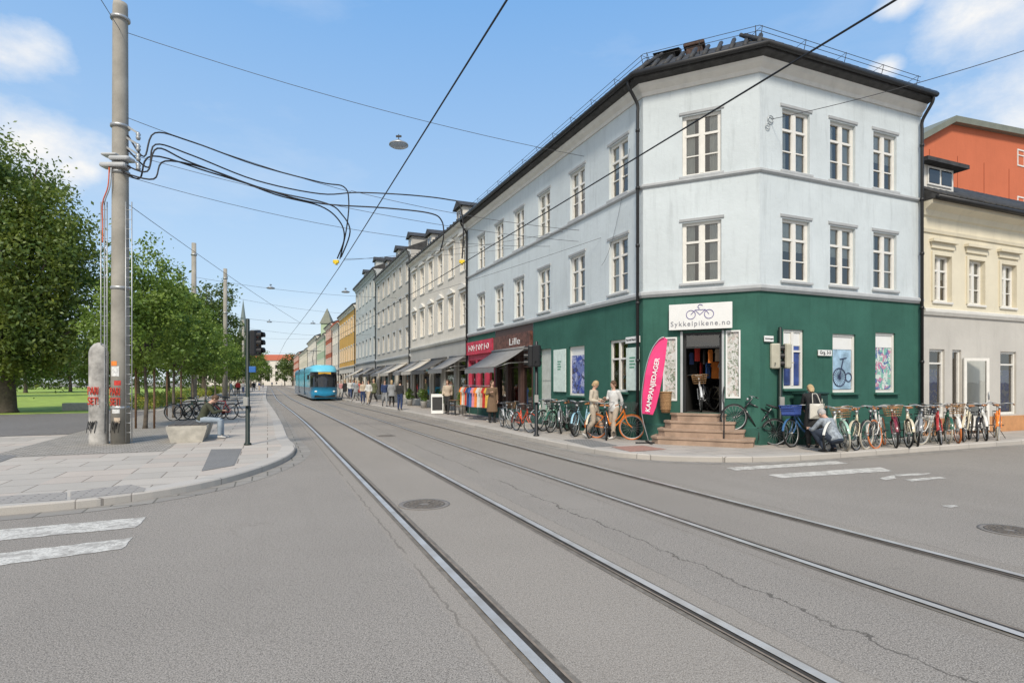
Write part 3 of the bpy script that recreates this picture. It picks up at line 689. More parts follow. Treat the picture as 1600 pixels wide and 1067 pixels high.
# ------------------------------------------------------------------ row houses
def rowhouse(name,s0,s1,h,wall,label,nw,floors,gf,roof_h,trim,gmat,nb,roofm=None,t0=9.75,ped=False,dorm=0,ww_=1.0,depth=10,far=False):
    s0+=.03; L=s1-s0; o=P(s1,t0,PH); rt=thing(name,label,'building',o,ANG_mD)
    fh=(h-gf-.35)/floors; wh_=min(1.8,fh*.6); ops=[];pos=[]
    for f in range(floors):
        for i in range(nw):
            x=L*(i+.5)/nw; z=gf+.35+f*fh+fh*.12; ops.append((x-ww_/2,x+ww_/2,z,z+wh_)); pos.append((x,z))
    mb=MB(); facade(mb,0,L,gf,h,ops); mb.k=0
    mb.quad((L,0,0),(L,depth,0),(L,depth,h),(L,0,h)); mb.quad((0,depth,0),(0,0,0),(0,0,h),(0,depth,h)); mb.quad((L,depth,0),(0,depth,0),(0,depth,h),(L,depth,h))
    mb.build('wall',[wall,M_dk],rt)
    for i,(x,z) in enumerate(pos):
        w=window(rt,None,x,z,ww_,wh_,'cross' if not far else 'bars',.1,sill=trim,curt='c' if i%3 else 'b')
        key=('surr',ww_,wh_,ped,trim.name)
        if key not in _wm:
            q=MB(); e=.12
            q.box(-ww_/2-e,-ww_/2,-.15,-.099,-.0,wh_+e); q.box(ww_/2,ww_/2+e,-.15,-.099,0,wh_+e); q.box(-ww_/2,ww_/2,-.15,-.099,wh_,wh_+e)
            if ped: q.box(-ww_/2-.2,ww_/2+.2,-.25,-.099,wh_+e+.06,wh_+e+.14); q.add([(-ww_/2-.18,-.24,wh_+e+.14),(ww_/2+.18,-.24,wh_+e+.14),(0,-.24,wh_+e+.4),(-ww_/2-.18,-.099,wh_+e+.14),(ww_/2+.18,-.099,wh_+e+.14),(0,-.099,wh_+e+.4)],[(0,1,2),(0,2,5,3),(1,4,5,2)])
            _wm[key]=q.mesh('surround',trim)
        inst('surround',_wm[key],w)
    mb=MB(); bw=L/nb; gops=[(i*bw+.22,(i+1)*bw-.22,.35,2.8) for i in range(nb)]; facade(mb,0,L,0,gf,gops); mb.build('ground_floor_wall',[gmat,M_dk],rt)
    for i,o_ in enumerate(gops):
        window(rt,None,(o_[0]+o_[1])/2,.35,o_[1]-o_[0],2.45,'shop',.1,fm=M_wf if nb%2 else M_gutter)
        if not far: display(rt,None,o_[0]+.1,o_[1]-.1,.42,1.4+.3*(i%3),.55,i+int(s0),((.4,.35,.3),(.12,.14,.2),(.45,.2,.15)),(.16,.14,.12),5)
    mb=MB(); mb.extr([(.01,h-.4),(-.06,h-.4),(-.1,h-.2),(-.28,h-.1),(-.3,h-.005),(.01,h-.005)],.01,L-.01); mb.build('cornice',trim,rt)
    mb=MB(); mb.extr([(.01,gf-.12),(-.08,gf-.12),(-.14,gf),(-.14,gf+.08),(.01,gf+.12)],.012,L-.012); mb.build('string_course',trim,rt)
    if roof_h>0:
        mb=MB(); mb.extr([(-.38,h),(-.38,h+.1),(depth/2,h+roof_h),(depth+.3,h+.1),(depth+.3,h)],0,L); 
        for i in range(int(L/.6)): mb.tube([(.3+i*.6,-.4,h+.12),(.3+i*.6,depth/2,h+roof_h+.02)],.04,4)
        mb.build('roof',roofm or M_roof,rt)
        mb=MB(); mb.box(L*.3,L*.3+.8,depth/2-1.5,depth/2-.8,h+roof_h*.6,h+roof_h+.9); mb.build('chimney',mat('chimney brick',(.22,.12,.09),.9,.3,12,.4),rt)
    for i in range(dorm):
        x=L*(i+.5)/dorm; mb=MB(); y0=.5; mb.box(x-.6,x+.6,y0,3.2,h+.15,h+1.45); d=mb.build('dormer',wall,rt)
        mb=MB(); mb.add([(x-.8,y0-.2,h+1.45),(x+.8,y0-.2,h+1.45),(x,y0-.2,h+1.9),(x-.8,4,h+1.45),(x+.8,4,h+1.45),(x,4,h+1.9)],[(0,1,2),(0,2,5,3),(1,4,5,2),(0,3,4,1)]); mb.build('dormer_roof',M_roof,d)
        mb=MB(); mb.box(x-.42,x+.42,y0-.02,y0,h+.4,h+1.3); mb.build('dormer_pane',M_dglass,d)
        mb=MB(); mb.box(x-.48,x-.42,y0-.04,y0+.01,h+.34,h+1.35); mb.box(x+.42,x+.48,y0-.04,y0+.01,h+.34,h+1.35); mb.box(x-.03,x+.03,y0-.04,y0-.021,h+.4,h+1.3); mb.box(x-.42,x+.42,y0-.04,y0+.01,h+1.3,h+1.35); mb.build('dormer_frame',M_wf,d)
    mb=MB(); mb.tube([(L-.12,-.34,h+.02),(L-.12,-.12,h-.55),(L-.12,-.12,.1)],.05,6); mb.build('downpipe',M_gutter,rt)
    return rt
rowhouse('row_house',28.5,42,10.2,M_white,'white ornate row house with pediment windows beside the pale corner building',6,2,4.0,1.5,M_trimw,M_greyw,5,ped=True,dorm=2)
rowhouse('row_house',42,56.5,11.4,M_mid,'mid grey plaster row house, second beyond the corner building',6,3,3.6,2.4,M_trim,M_mid,5,dorm=3)
rowhouse('row_house',56.5,71,12.6,M_lblue,'tall blue grey row house, third beyond the corner building',6,3,3.7,2.4,M_trim,M_greyw,5,dorm=2)
rowhouse('row_house',71,88,10.9,M_yel,'ochre yellow row house farther up the street',7,2,3.6,2.2,M_trimw,M_white,6,far=True)
rowhouse('row_house',88,98,10.4,M_white,'narrow white row house beyond the ochre one',4,2,3.5,2.2,M_trimw,M_greyw,3,far=True,roofm=M_redw)
rowhouse('row_house',98,110,11.2,M_redw,'brick red row house far up the street',5,3,3.5,2.2,M_trimw,M_greyw,4,far=True)
rowhouse('row_house',110,130,10.4,M_lgreen,'light green row house far up the street',7,2,3.5,2.2,M_trimw,M_white,6,far=True)
rowhouse('row_house',130,160,11.5,M_white,'pale far row house past the light green one',8,3,3.5,2.2,M_trimw,M_greyw,7,far=True)
rowhouse('row_house',160,205,10.5,M_cream,'cream far row house near the end of the street',9,2,3.5,2.2,M_trimw,M_greyw,8,far=True)
rowhouse('row_house',205,255,11.5,M_redw,'farthest reddish row house on the right of the street',9,3,3.5,2.2,M_trimw,M_greyw,8,far=True)
mb=MB(); c=P(112,9.6); t=thing('roof_turret','small pointed turret rising above the far light green house','turret',(c.x,c.y,10.4+PH)); mb.cbox(0,2,0,1.8,1.8,2.2); mb.build('tower',M_lgreen,t); mb=MB(); mb.add([(-1.1,.9,2.2),(1.1,.9,2.2),(1.1,3.1,2.2),(-1.1,3.1,2.2),(0,2,5.2)],[(0,1,4),(1,2,4),(2,3,4),(3,0,4),(3,2,1,0)]); mb.build('turret_roof',M_copper,t)
e=P(300,-4,PH); t=thing('end_building','pale apartment block closing the far end of the street','building',(e.x,e.y,PH),0)
mb=MB(); ops=[(-28+i*4,-26.5+i*4,2+f*3,3.8+f*3) for i in range(14) for f in range(3)]; facade(mb,-30,30,0,12,ops); mb.box(-30,30,.9,12,0,11.99); mb.build('wall',[M_white,M_dk],t); mb=MB(); mb.extr([(-.4,12),(6,15),(12.4,12)],-30.2,30.2); mb.build('roof',M_redw,t)
c=A(380,562,330); t=thing('church_spire','distant slender grey green church spire above the trees','church',(c.x,c.y,0))
mb=MB(); mb.cbox(0,0,0,5,5,30); mb.build('tower',M_greyw,t); mb=MB(); mb.lathe([(2.9,30),(2.1,34),(1.2,40),(.3,47),(.05,49)],8); mb.build('spire',mat('spire slate',(.16,.2,.19),.7),t)
RH=fr(P(42,9.75),-Dv)
for i,(x0,x1,m,lb) in enumerate(((10.2,13.0,M_awn,'dark grey awning on the white row house nearest the corner building'),(6.2,9.4,M_awnd,'black awning in the middle of the white row house'),(3.0,5.8,M_awnl,'beige awning on the white row house, third from the corner building'),(.4,2.6,M_awn,'charcoal awning at the far end of the white row house'))):
    awning(RH,x0,x1,3.0,1.4,.7,m,lb)
RH2=fr(P(56.5,9.75),-Dv)
for i,(x0,x1,m,lb) in enumerate(((10,13.5,M_awnl,'beige awning on the mid grey row house, nearest one'),(5.5,9.3,M_awn,'dark awning mid way on the mid grey row house'),(1,4.5,M_awnd,'black awning at the far end of the mid grey row house'))):
    awning(RH2,x0,x1,3.0,1.5,.7,m,lb)
RH3=fr(P(71,9.75),-Dv)
for x0,m,lb in ((9.,M_awn,'grey awning on the blue grey row house, nearest one'),(2.,M_awnl,'pale awning at the far end of the blue grey row house')): awning(RH3,x0,x0+4,3.,1.5,.7,m,lb)
# ------------------------------------------------------------------ cream building on cross street
oc=P(11.06,18.0,PH); cb=thing('cream_building','two storey cream building with grey ground floor to the right of the corner building','building',oc,ANG_R)
WC=fr(oc,Rv); LC=11.
ups=[fx(WC,px)[0] for px in (1472,1525,1575,1622,1668)]
mb=MB(); ops=[(x-.42,x+.42,4.05,5.45) for x in ups]; facade(mb,0,LC,3.75,7.0,ops); mb.k=0; mb.quad((LC,0,0),(LC,9,0),(LC,9,7),(LC,0,7)); mb.build('wall',[M_cream,M_dk],cb)
for i,x in enumerate(ups):
    w=window(cb,None,x,4.05,.84,1.4,'cross',.1,sill=M_trimw,curt='c' if i%2 else 'b')
    mb=MB(); mb.box(-.52,-.42,-.14,-.099,0,1.5); mb.box(.42,.52,-.14,-.099,0,1.5); mb.box(-.42,.42,-.14,-.099,1.4,1.5); mb.box(-.62,.62,-.24,-.099,1.78,1.86); mb.box(-.55,.55,-.15,-.099,1.6,1.78); mb.build('surround',M_cream,w)
gx=[wb(WC,1452,1476,545,648),wb(WC,1488,1502,548,652),wb(WC,1563,1588,545,645),wb(WC,1615,1650,545,645)]
gx=[(a,b,.55 if i!=1 else .1,2.6) for i,(a,b,c,d) in enumerate(gx)]
mb=MB(); facade(mb,0,LC,0,3.75,gx); mb.build('ground_floor_wall',[plaster('warm grey plaster',(.52,.495,.45),.2),M_dk],cb)
for i,g in enumerate(gx):
    window(cb,None,(g[0]+g[1])/2,g[2],g[1]-g[0],g[3]-g[2],'shop' if i!=1 else 'plain',.06)
    if i in(0,2): display(cb,None,g[0]+.1,g[1]-.1,g[2]+.1,g[3]-.6,.16,i+4,((.05,.1,.4),(.3,.3,.35),(.1,.15,.3)),(.06,.12,.35),8)
mb=MB(); mb.box(.02,LC-.02,-.03,.005,-.01,.5); mb.build('plinth',mat('orange plinth',(.50,.25,.11),.8,.15),cb)
for z0_,pr in ((3.7,[(.01,3.62),(-.05,3.62),(-.1,3.72),(-.1,3.8),(.01,3.84)]),(0,[(.01,6.55),(-.05,6.6),(-.1,6.75),(-.28,6.88),(-.3,6.99),(.01,6.99)]),(0,[(.01,6.1),(-.04,6.1),(-.06,6.2),(.01,6.22)])):
    mb=MB(); mb.extr(pr,.012,LC-.012); mb.build('cornice',M_cream if z0_==0 else M_trimw,cb)
mb=MB(); mb.extr([(-.4,7.0),(-.4,7.1),(2.2,8.75),(7.2,7.1),(7.2,7.0)],.0,LC)
for i in range(int(LC/.3)): mb.tube([(.15+i*.3,-.42,7.12),(.15+i*.3,2.2,8.78)],.055,5)
mb.build('roof',M_roof,cb)
mb=MB(); mb.tube([(0,-.45,7.02),(LC,-.45,7.02)],.07,8); mb.build('gutter',M_gutter,cb)
da,db=fx(WC,1457)[0]+.1,fx(WC,1503)[0]+.1
mb=MB(); mb.box(da,db,.3,2.3,7.2,8.3); d=mb.build('dormer',M_trimw,cb)
mb=MB(); mb.extr([(.0,8.3),(.0,8.42),(2.8,8.6),(2.8,8.3)],da-.3,db+.3); mb.build('dormer_roof',M_roof,d)
mb=MB(); mb.box(da+.12,db-.12,.26,.30,7.7,8.25); mb.build('dormer_frame',M_wf,d); mb=MB()
for k in (0,1): wq=(db-da-.24)/2; mb.box(da+.17+k*wq,da+.07+(k+1)*wq,.245,.26,7.76,8.2)
mb.build('dormer_pane',M_dglass,d)
a=fx(WC,1502)[0]; hinge=WC@Vector((a+.02,-.05,.1)); t=thing('open_shop_door','white framed glass door standing open in front of the cream building','door',hinge,ANG_R-.35)
mb=MB(); w=.82;h=2.25
mb.box(0,.09,-.03,.03,0,h);mb.box(w-.09,w,-.03,.03,0,h);mb.box(.09,w-.09,-.03,.03,h-.09,h);mb.box(.09,w-.09,-.03,.03,0,.45); mb.build('door_leaf',M_wf,t)
mb=MB(); mb.quad((.09,0,.45),(w-.09,0,.45),(w-.09,0,h-.09),(.09,0,h-.09)); mb.build('pane',M_glass,t); mb=MB(); mb.tube([(w-.05,-.07,.95),(w-.05,-.07,1.2)],.015,6); mb.build('handle',M_steel,t)
WO=fr(A(1405,300,27),Rv); t=thing('orange_building','tall orange red building with green metal roof edge behind the cream one','building',WO.translation,ANG_R)
def ox(px,py): return (fx(WO,px)[0],fz(WO,px,py))
pa,pb_,pc,pd=ox(1405,243),ox(1484,194),ox(1600,212),ox(1700,230)
mb=MB(); mb.extry([(0,0),(pd[0]+3,0),(pd[0]+3,pd[1]),pc,pb_,(0,pa[1])],0,12); mb.build('wall',M_orange,t)
mb=MB(); e=.3; mb.extry([(-.4,pa[1]-.05),pb_,(pd[0]+3.3,pd[1]),(pd[0]+3.3,pd[1]+e),(pb_[0],pb_[1]+e),(-.4,pa[1]+e-.05)],-.3,12.3); mb.build('roof',M_copper,t)
for px,py in ((1600,262),(1600,335)):
    q=ox(px,py); window(t,T(0,-.13,0),q[0],q[1],1.3,.9,'bars',.1)
mb=MB()
for x in (2.2,4.4,6.6,8.8): mb.box(x,x+.03,-.012,-.002,0,pb_[1]-1.5)
mb.build('panel_joint',mat('joint shade',(.3,.07,.03),.8),t)
# ------------------------------------------------------------------ trees
def leafmesh(name,blobs,nc,per,rc,size,m,seed=1,flat=1.):
    r=np.random.default_rng(seed); cen=[];w=np.array([b[3]*b[4]*b[5] for b in blobs]);w=w/w.sum()
    pick=r.choice(len(blobs),nc,p=w); d=r.normal(size=(nc,3)); d/=np.linalg.norm(d,axis=1)[:,None]
    ra=(r.uniform(.12,1,nc))**.42
    B=np.array([b[:6] for b in blobs])[pick]; cen=B[:,:3]+d*ra[:,None]*B[:,3:6]
    crs=rc*r.uniform(.55,1.35,nc)
    N=nc*per; c=np.repeat(cen,per,0); off=r.normal(size=(N,3))*np.repeat(crs,per)[:,None]*.5; off[:,2]*=.75; c=c+off
    a=r.normal(size=(N,3)); a/=np.linalg.norm(a,axis=1)[:,None]; b=r.normal(size=(N,3)); b-=a*(a*b).sum(1)[:,None]; b/=np.linalg.norm(b,axis=1)[:,None]
    sz=size*r.uniform(.6,1.4,N)[:,None]
    v=np.stack([c-a*sz*.5,c+b*sz*.28,c+a*sz*.5,c-b*sz*.28],1).reshape(-1,3)
    me=bpy.data.meshes.new(name); me.vertices.add(N*4); me.vertices.foreach_set('co',v.ravel())
    me.loops.add(N*4); me.loops.foreach_set('vertex_index',np.arange(N*4,dtype=np.int32)); me.polygons.add(N)
    me.polygons.foreach_set('loop_start',np.arange(0,N*4,4,dtype=np.int32)); me.polygons.foreach_set('loop_total',np.full(N,4,dtype=np.int32))
    me.update(); me.validate(); me.materials.append(m); return me,cen
def tree(name,label,loc,blobs,nc,per,rc,size,m,tr=.12,th=2.5,seed=1,group=None,nl=10):
    t=thing(name,label,'tree',loc,0,group); me,cen=leafmesh('crown',blobs,nc,per,rc,size,m,seed); inst('crown',me,t)
    r=random.Random(seed); mb=MB(); top=Vector((blobs[0][0],blobs[0][1],blobs[0][2]+blobs[0][5]*.3))
    pts=[Vector((0,0,-.05)),Vector((r.uniform(-.05,.05),r.uniform(-.05,.05),th*.5)),Vector((top.x*.3,top.y*.3,th)),top]
    pts=catmull(pts,4); k=len(pts); mb.tube(pts,[tr*(1.25 if i==0 else 1)*(1-.75*i/k) for i in range(k)],10)
    for i in range(nl):
        q=Vector(cen[r.randrange(len(cen))]); b=Vector((0,0,th))*(.9)+Vector((0,0,r.random()*max(top.z-th,0)*.6)); b+=Vector((top.x,top.y,0))*.3
        md=b.lerp(q,.5)+Vector((0,0,-.1*abs(q.x-b.x))); mb.tube([b,md,q],[tr*.45,tr*.28,tr*.08],6)
    mb.build('trunk',M_bark,t); return t
q=A(12,597,30); q.z=PH
tree('large_tree','huge dark green broadleaf tree filling the left edge of the park',q,[(0,0,7.2,4.2,4.6,3.6),(-.8,0,10.8,3.2,3.4,3.3),(1.6,0,9.0,2.3,2.5,2.6),(1.1,-.5,4.6,3.1,3.2,2.4),(-2,0,4.4,4,4,2.6),(1.5,-1,3.0,2.6,2.4,1.2)],520,150,1.0,.2,L_big,.42,3.,11,nl=24)
sts=[(23.3,2.25),(30,1.9),(37,1.9),(44,1.9),(52,1.9),(61,2.),(71,2.),(83,2.)]
for i,(s,r_) in enumerate(sts):
    q=P(s,-3.9,PH); hh=6.5+(.3,-.5,0,.3,0,-.2,.1,0)[i]
    tree('street_tree',['young street tree nearest the camera, right beside the tall grey pole','second young street tree along the left pavement','third young street tree along the left pavement','fourth young street tree along the left pavement','fifth young street tree along the left pavement','sixth young street tree along the left pavement','seventh young street tree along the left pavement','eighth and farthest young street tree on the left pavement'][i],q,
      [(0,0,3.6,r_*.80,r_*.80,1.5),(0,0,4.8,r_*.58,r_*.58,1.4),(.1,0,hh-.6,.32,.32,.9)],(380 if i<1 else 300 if i<3 else 150),(42 if i<3 else 26),.36,.12+.02*i,L_young,.075,2.,20+i,'young trees lining the left pavement',8)
    if i<2:
        for dx in (-.32,.32):
            mb=MB(); mb.tube([(0,0,-.1),(0,0,2.1)],.035,8); mb.tube([(0,0,1.9),(-dx*.9,0,1.95)],.012,6)
            o=mb.build('tree_stake',M_wood,None,T(*(q+Vector((dx,.0,0))))); tag(o,'wooden support stake %s the %s young street tree'%('left of' if dx<0 else 'right of','nearest' if i==0 else 'second'),'stake','tree stakes')
bt=[(165,75,9.5,3.6,'round park tree behind the tall grey pole'),(215,62,11.5,3.6,'park tree right of the tall grey pole'),(262,66,13,4.5,'dark park tree behind the second street tree'),(318,66,14,4.2,'loose park tree rising behind the far grey poles'),(-60,60,15,6,'park tree behind the huge tree at the left edge'),(40,85,11,6,'low park tree behind the lawn'),(350,95,12,4.5,'far park tree near the far poles'),(372,125,12,5,'very far park tree left of the spire'),(392,165,12,5,'very far park tree right of the spire'),(110,95,10,6,'low park tree deep across the lawn')]
for i,(px,Z,h,r_,lb) in enumerate(bt):
    q=A(px,597,Z); q.z=PH
    tree('park_tree',lb,q,[(0,0,h*.5,r_,r_,h*.34),(r_*.3,0,h*.72,r_*.6,r_*.6,h*.24),(-r_*.4,0,h*.55,r_*.6,r_*.6,h*.25)],210,45,.9,.34,(L_dark,L_big,L_young)[i%3] if i!=3 else L_dark,.28,h*.25,50+i,'trees in the park beyond the left pavement',10)
for i,(px,Z,h) in enumerate(((457,235,14),(445,262,12),(408,240,11))):
    q=A(px,597,Z); q.z=PH; tree('distant_tree',['distant tree just right of the street vanishing point','distant tree at the street vanishing point','distant tree just left of the street vanishing point'][i],q,[(0,0,h*.55,4.5,4.5,h*.4)],60,40,1.4,.7,L_dark,.3,3,80+i,'distant trees at the street end',3)
bl=[]
for s in np.arange(38,110,2.): p_=P(s,-7.0); bl.append((p_.x,p_.y,PH+.38,1.2,1.2,.45))
me,_=leafmesh('flower_bed',bl,900,34,.35,.13,L_bed,3); o=inst('flower_bed',me); tag(o,'leafy bed with yellow flowers between pavement and lawn','plants',kind='stuff')
bl=[]
for s in np.arange(100,200,5.): p_=P(s,-45-.1*s); bl.append((p_.x,p_.y,PH+1.5,5,5,1.8))
for px in range(-150,380,30): p_=A(px,597,125+px*.05); bl.append((p_.x,p_.y,2.4,5,3,3.6))
me,_=leafmesh('far_shrubbery',bl,900,34,1.1,.5,L_dark,4); o=inst('far_shrubbery',me); tag(o,'dark shrub mass at the far side of the park lawn','shrubs',kind='stuff')
# ------------------------------------------------------------------ left big pole
pb=G(188,693); pole=thing('tram_pole','tall thick grey tram pole with cable ladders and stickers at the left','pole',pb)
mb=MB(); mb.lathe([(.215,-.05),(.205,3),(.19,6),(.17,11.35),(.16,11.45)],24); mb.build('shaft',M_poleg,pole)
mb=MB()
for z in (11.0,8.2,7.0,4.,.9): mb.lathe([(.2,z),(.225,z+.01),(.225,z+.07),(.2,z+.08)],20)
mb.build('clamp',M_steel,pole)
for sx,x in ((-1,-.42),(1,.22)):
    mb=MB()
    for dx in (0,.16): mb.tube([(x+dx,-.12,.05),(x+dx,-.12,6.25)],.014,6)
    for k in range(24): mb.tube([(x,-.12,.3+k*.25),(x+.16,-.12,.3+k*.25)],.008,5)
    mb.build('cable_ladder',M_steel,pole)
mb=MB(); mb.M=T(0,-.16,0)
n=14;vs=[]
prof=[(.24*math.cos(PI*k/n),-.2*math.sin(PI*k/n)) for k in range(n+1)]
zz=[0,1.2,2.4,2.52,2.62,2.66];kk=[1,1,1,.85,.5,.12]
for z,k_ in zip(zz,kk): vs+=[(-.52+x*k_,.12+y*k_,z-.03) for x,y in prof]
m_=n+1; mb.add(vs,[(j*m_+i,(j+1)*m_+i,(j+1)*m_+i+1,j*m_+i+1) for j in range(5) for i in range(n)]+[tuple(5*m_+i for i in range(m_))],True)
mb.box(-.75,-.29,.12,.15,-.03,2.4); mb.build('cable_guard',mat('graffitied metal cover',(.36,.345,.32),.6,.45,3),pole)
M_redp=mat('red spray paint',(.5,.05,.03),.6,.2)
for tx,x,z,w in (('PARI',-.52,1.38,.27),('SET!',-.52,1.12,.27),('PARI',0.02,1.36,.26),('SETI',.02,1.1,.26)):
    text(tx,M_redp,pole,T(x,-.262 if x<-.3 else -.232,z)@RX(PI/2),w,'graffiti',.012,.0,.2)
for cx in (-.6,0.0):
    mb=MB(); yy=-.25 if cx<0 else -.235
    for k in range(5): mb.tube(catmull([(cx-.1+.05*k,yy,.3+.1*(k%2)),(cx-.04+.05*k,yy-.01,.6),(cx+.04*k-.02,yy-.008,.35+.06*k)],4),.009,4)
    mb.build('graffiti',M_black,pole)
for x,z,w,h,m in ((.0,1.75,.2,.26,'white'),(.06,1.52,.15,.12,'red'),(-.03,2.02,.16,.12,'orange'),(.02,.8,.18,.2,'white'),(.05,.55,.14,.14,'beige')):
    c=dict(GC)[m]; mb=MB(); vs=[]; 
    for i in range(7):
        q=-PI/2+(x/.21)+(i/6-.5)*w/.21; vs+=[(.216*math.cos(q),.216*math.sin(q),z),(.216*math.cos(q),.216*math.sin(q),z+h)]
    mb.add(vs,[(2*i,2*i+2,2*i+3,2*i+1) for i in range(6)],True); mb.build('sticker',mat('paper '+m,c,.6,.3,20),pole)
M_clear=mat('milky plastic',(.46,.47,.47),.25,.1); M_cab=mat('black cable',(.015,.015,.017),.5,.1); M_orc=mat('orange cable',(.60,.13,.05),.5)
mb=MB(); mb.bevbox(-.36,.30,-.3,.0,7.12,7.22,.03); mb.bevbox(-.1,.42,-.34,-.02,7.28,7.37,.03); mb.bevbox(-.3,.1,-.32,-.05,7.40,7.45,.02); mb.build('junction_box',M_clear,pole)
for z in (7.5,7.75,8.0,8.3):
    mb=MB(); mb.bar((.1,0,z),(.5,-.05,z-.25),.05,.05); mb.lathe([(.04,z-.42),(.06,z-.36),(.04,z-.32),(.06,z-.28),(.03,z-.22)],10,(.5,-.05,0)); mb.build('bracket',M_steel,pole)
for k,x in enumerate((-.12,-.07)):
    mb=MB(); mb.tube(catmull([(x,-.24,7.12),(x-.02,-.26,6.6),(x-.2,-.2,6.2),(-.36+k*.05,-.14,5.7),(-.36+k*.05,-.14,5.2 if k==0 else .3)],5),.016,6); mb.build('cable',M_orc if k==0 else M_steel,pole)
for px,Z,ty,lb in ((303,41,380,'grey tram pole between the young trees, second along the pavement'),(352,50,420,'thinner grey tram pole farther along the left pavement'),(380,90,500,'far grey tram pole near the spire')):
    q=A(px,597,Z); h=H+(YH-ty)/F*Z; t=thing('tram_pole',lb,'pole',(q.x,q.y,PH)); mb=MB(); mb.lathe([(.2,-.05),(.17,h*.6),(.15,h-PH)],16); mb.build('shaft',M_poleg,t); mb=MB(); mb.lathe([(.2,h-1),(.2,h-.9)],12); mb.lathe([(.22,h-4),(.22,h-3.9)],12); mb.build('clamp',M_steel,t)
# ------------------------------------------------------------------ wires
M_wire=mat('grey wire',(.07,.07,.075),.5,.1)
def wire(a,b,sag,r,label,name='overhead_wire',m=None,cat='wire'):
    a=Vector(a);b=Vector(b); mb=MB(); pts=[]
    for i in range(17):
        u=i/16; p=a.lerp(b,u); p.z-=sag*4*u*(1-u); pts.append(p)
    mb.tube(pts,r,5); return tag(mb.build(name,m or M_wire),label,cat,'overhead tram wires')
cw=5.5
def cwp(s,t,z=cw): return P(s,t,z,True)
for t_,zz_,lb in ((2.24,5.6,'contact wire over the left tram track'),(5.42,5.3,'contact wire over the right tram track')):
    mb=MB(); mb.tube([P(s,t_,zz_,True) for s in (-12,0,10,20,30,40,50,60,75,90,120,160,220)],.012,5); tag(mb.build('contact_wire',M_cab),lb,'wire')
ptop=pb+Vector((.0,0,10.75)); f1=W1@Vector((fx(W1,915)[0],-.05,fz(W1,915,245)))
wire(ptop,f1,.25,.008,'span wire from the tall pole top to the pale facade carrying the hanging lamp')
wire(ptop,A(120,-60,9),0,.008,'wire leaving the tall pole top toward the upper left')
wire(A(1600+60,60,10.5),W3@Vector((.35,-.03,8.35)),.1,.008,'span wire entering from the right and fixed to the corner building')
wire(W1@Vector((L1-.6,-.03,8.3)),W1@Vector((L1-2.0,-.1,5.2)),.6,.005,'thin slack wire hanging on the long facade')
wire(pb+Vector((0,0,7.6)),W1@Vector((fx(W1,905)[0],-.02,6.3)),.35,.007,'cross span wire from the tall pole to the corner facade')
wire(pb+Vector((0,0,7.0)),W1@Vector((fx(W1,860)[0],-.02,6.6)),.5,.007,'lower cross span wire from the tall pole to the corner facade')
wire(pb+Vector((.1,0,6.3)),cwp(40,2.24,5.6),.1,.008,'diagonal wire from the tall pole down to the left contact wire')
wire(W1@Vector((fx(W1,940)[0],-.02,6.1)),cwp(26,5.42,5.3),.05,.006,'stay wire from facade to right contact wire')
wire(W1@Vector((fx(W1,880)[0],-.02,6.9)),cwp(19,2.24,5.6),.1,.006,'stay wire from facade to left contact wire')
wire(W1@Vector((fx(W1,800)[0],-.02,7.3)),cwp(19,2.24,5.65),.1,.006,'far stay wire from facade to left contact wire')
for (px,Z,s2,lb) in ((303,41,47,'second'),(352,50,60,'third'),(380,90,92,'far')):
    a=A(px,597,Z); a.z=9.2 if Z<80 else 8.8; b=P(s2,9.7,8.6)
    wire(a,b,.3,.010,lb+' lamp span wire across the street'); a2=a.copy(); a2.z=6.8; wire(a2,P(s2,9.7,6.6),.5,.009,lb+' contact wire support across the street')
cabs=[('uppermost',[(200,212,15),(225,245,15),(242,208,15.3),(300,222,15.8),(400,258,16.8),(500,285,17.7),(537,292,18),(545,315,18.1),(541,360,18.2),(531,405,18.3)]),
('second',[(200,235,15),(232,262,15.1),(243,226,15.3),(300,243,15.8),(400,282,16.8),(500,303,17.6),(560,301,18),(640,305,18),(700,312,18.2),(718,320,18.2),(724,360,18.2),(722,404,18.3)]),
('third',[(195,258,14.8),(230,268,15),(246,232,15.2),(300,255,15.7),(420,298,16.9),(500,318,17.6),(600,325,18),(670,333,18.1),(690,345,18.2),(693,370,18.2),(688,392,18.3)]),
('fourth',[(190,266,14.8),(218,279,15),(238,244,15.2),(330,270,16),(430,300,17),(510,318,17.7),(534,335,18),(547,362,18.1),(533,402,18.3)]),
('lowest',[(192,270,14.8),(240,280,15),(258,252,15.3),(330,266,16),(430,304,17),(500,322,17.7),(530,345,18),(538,372,18.1),(527,404,18.3)])]
for nm,pp in cabs:
    mb=MB(); mb.tube(catmull([A(*p) for p in pp],6),.021,6); tag(mb.build('feeder_cable',M_cab),nm+' thick black feeder cable looping from the tall pole to the contact wires','cable','feeder cables')
wire(A(196,183,15),A(548,300,18.1),.1,.008,'support wire above the feeder cables from the tall pole'); wire(A(548,298,18.1),A(905,360,18.8),.15,.008,'support wire continuing from the feeder cables to the facade')
for px,lb in ((525,'left'),(722,'right')):
    p=A(px,409,18.3); mb=MB(); mb.M=T(*p); mb.bevbox(-.09,.09,-.05,.05,-.05,.05,.015); mb.box(-.03,.03,-.08,.08,-.09,-.05); tag(mb.build('wire_clamp',mat('yellow plastic',(.75,.55,.03),.5)),'yellow clamp where cables join the %s contact wire'%lb,'clamp')
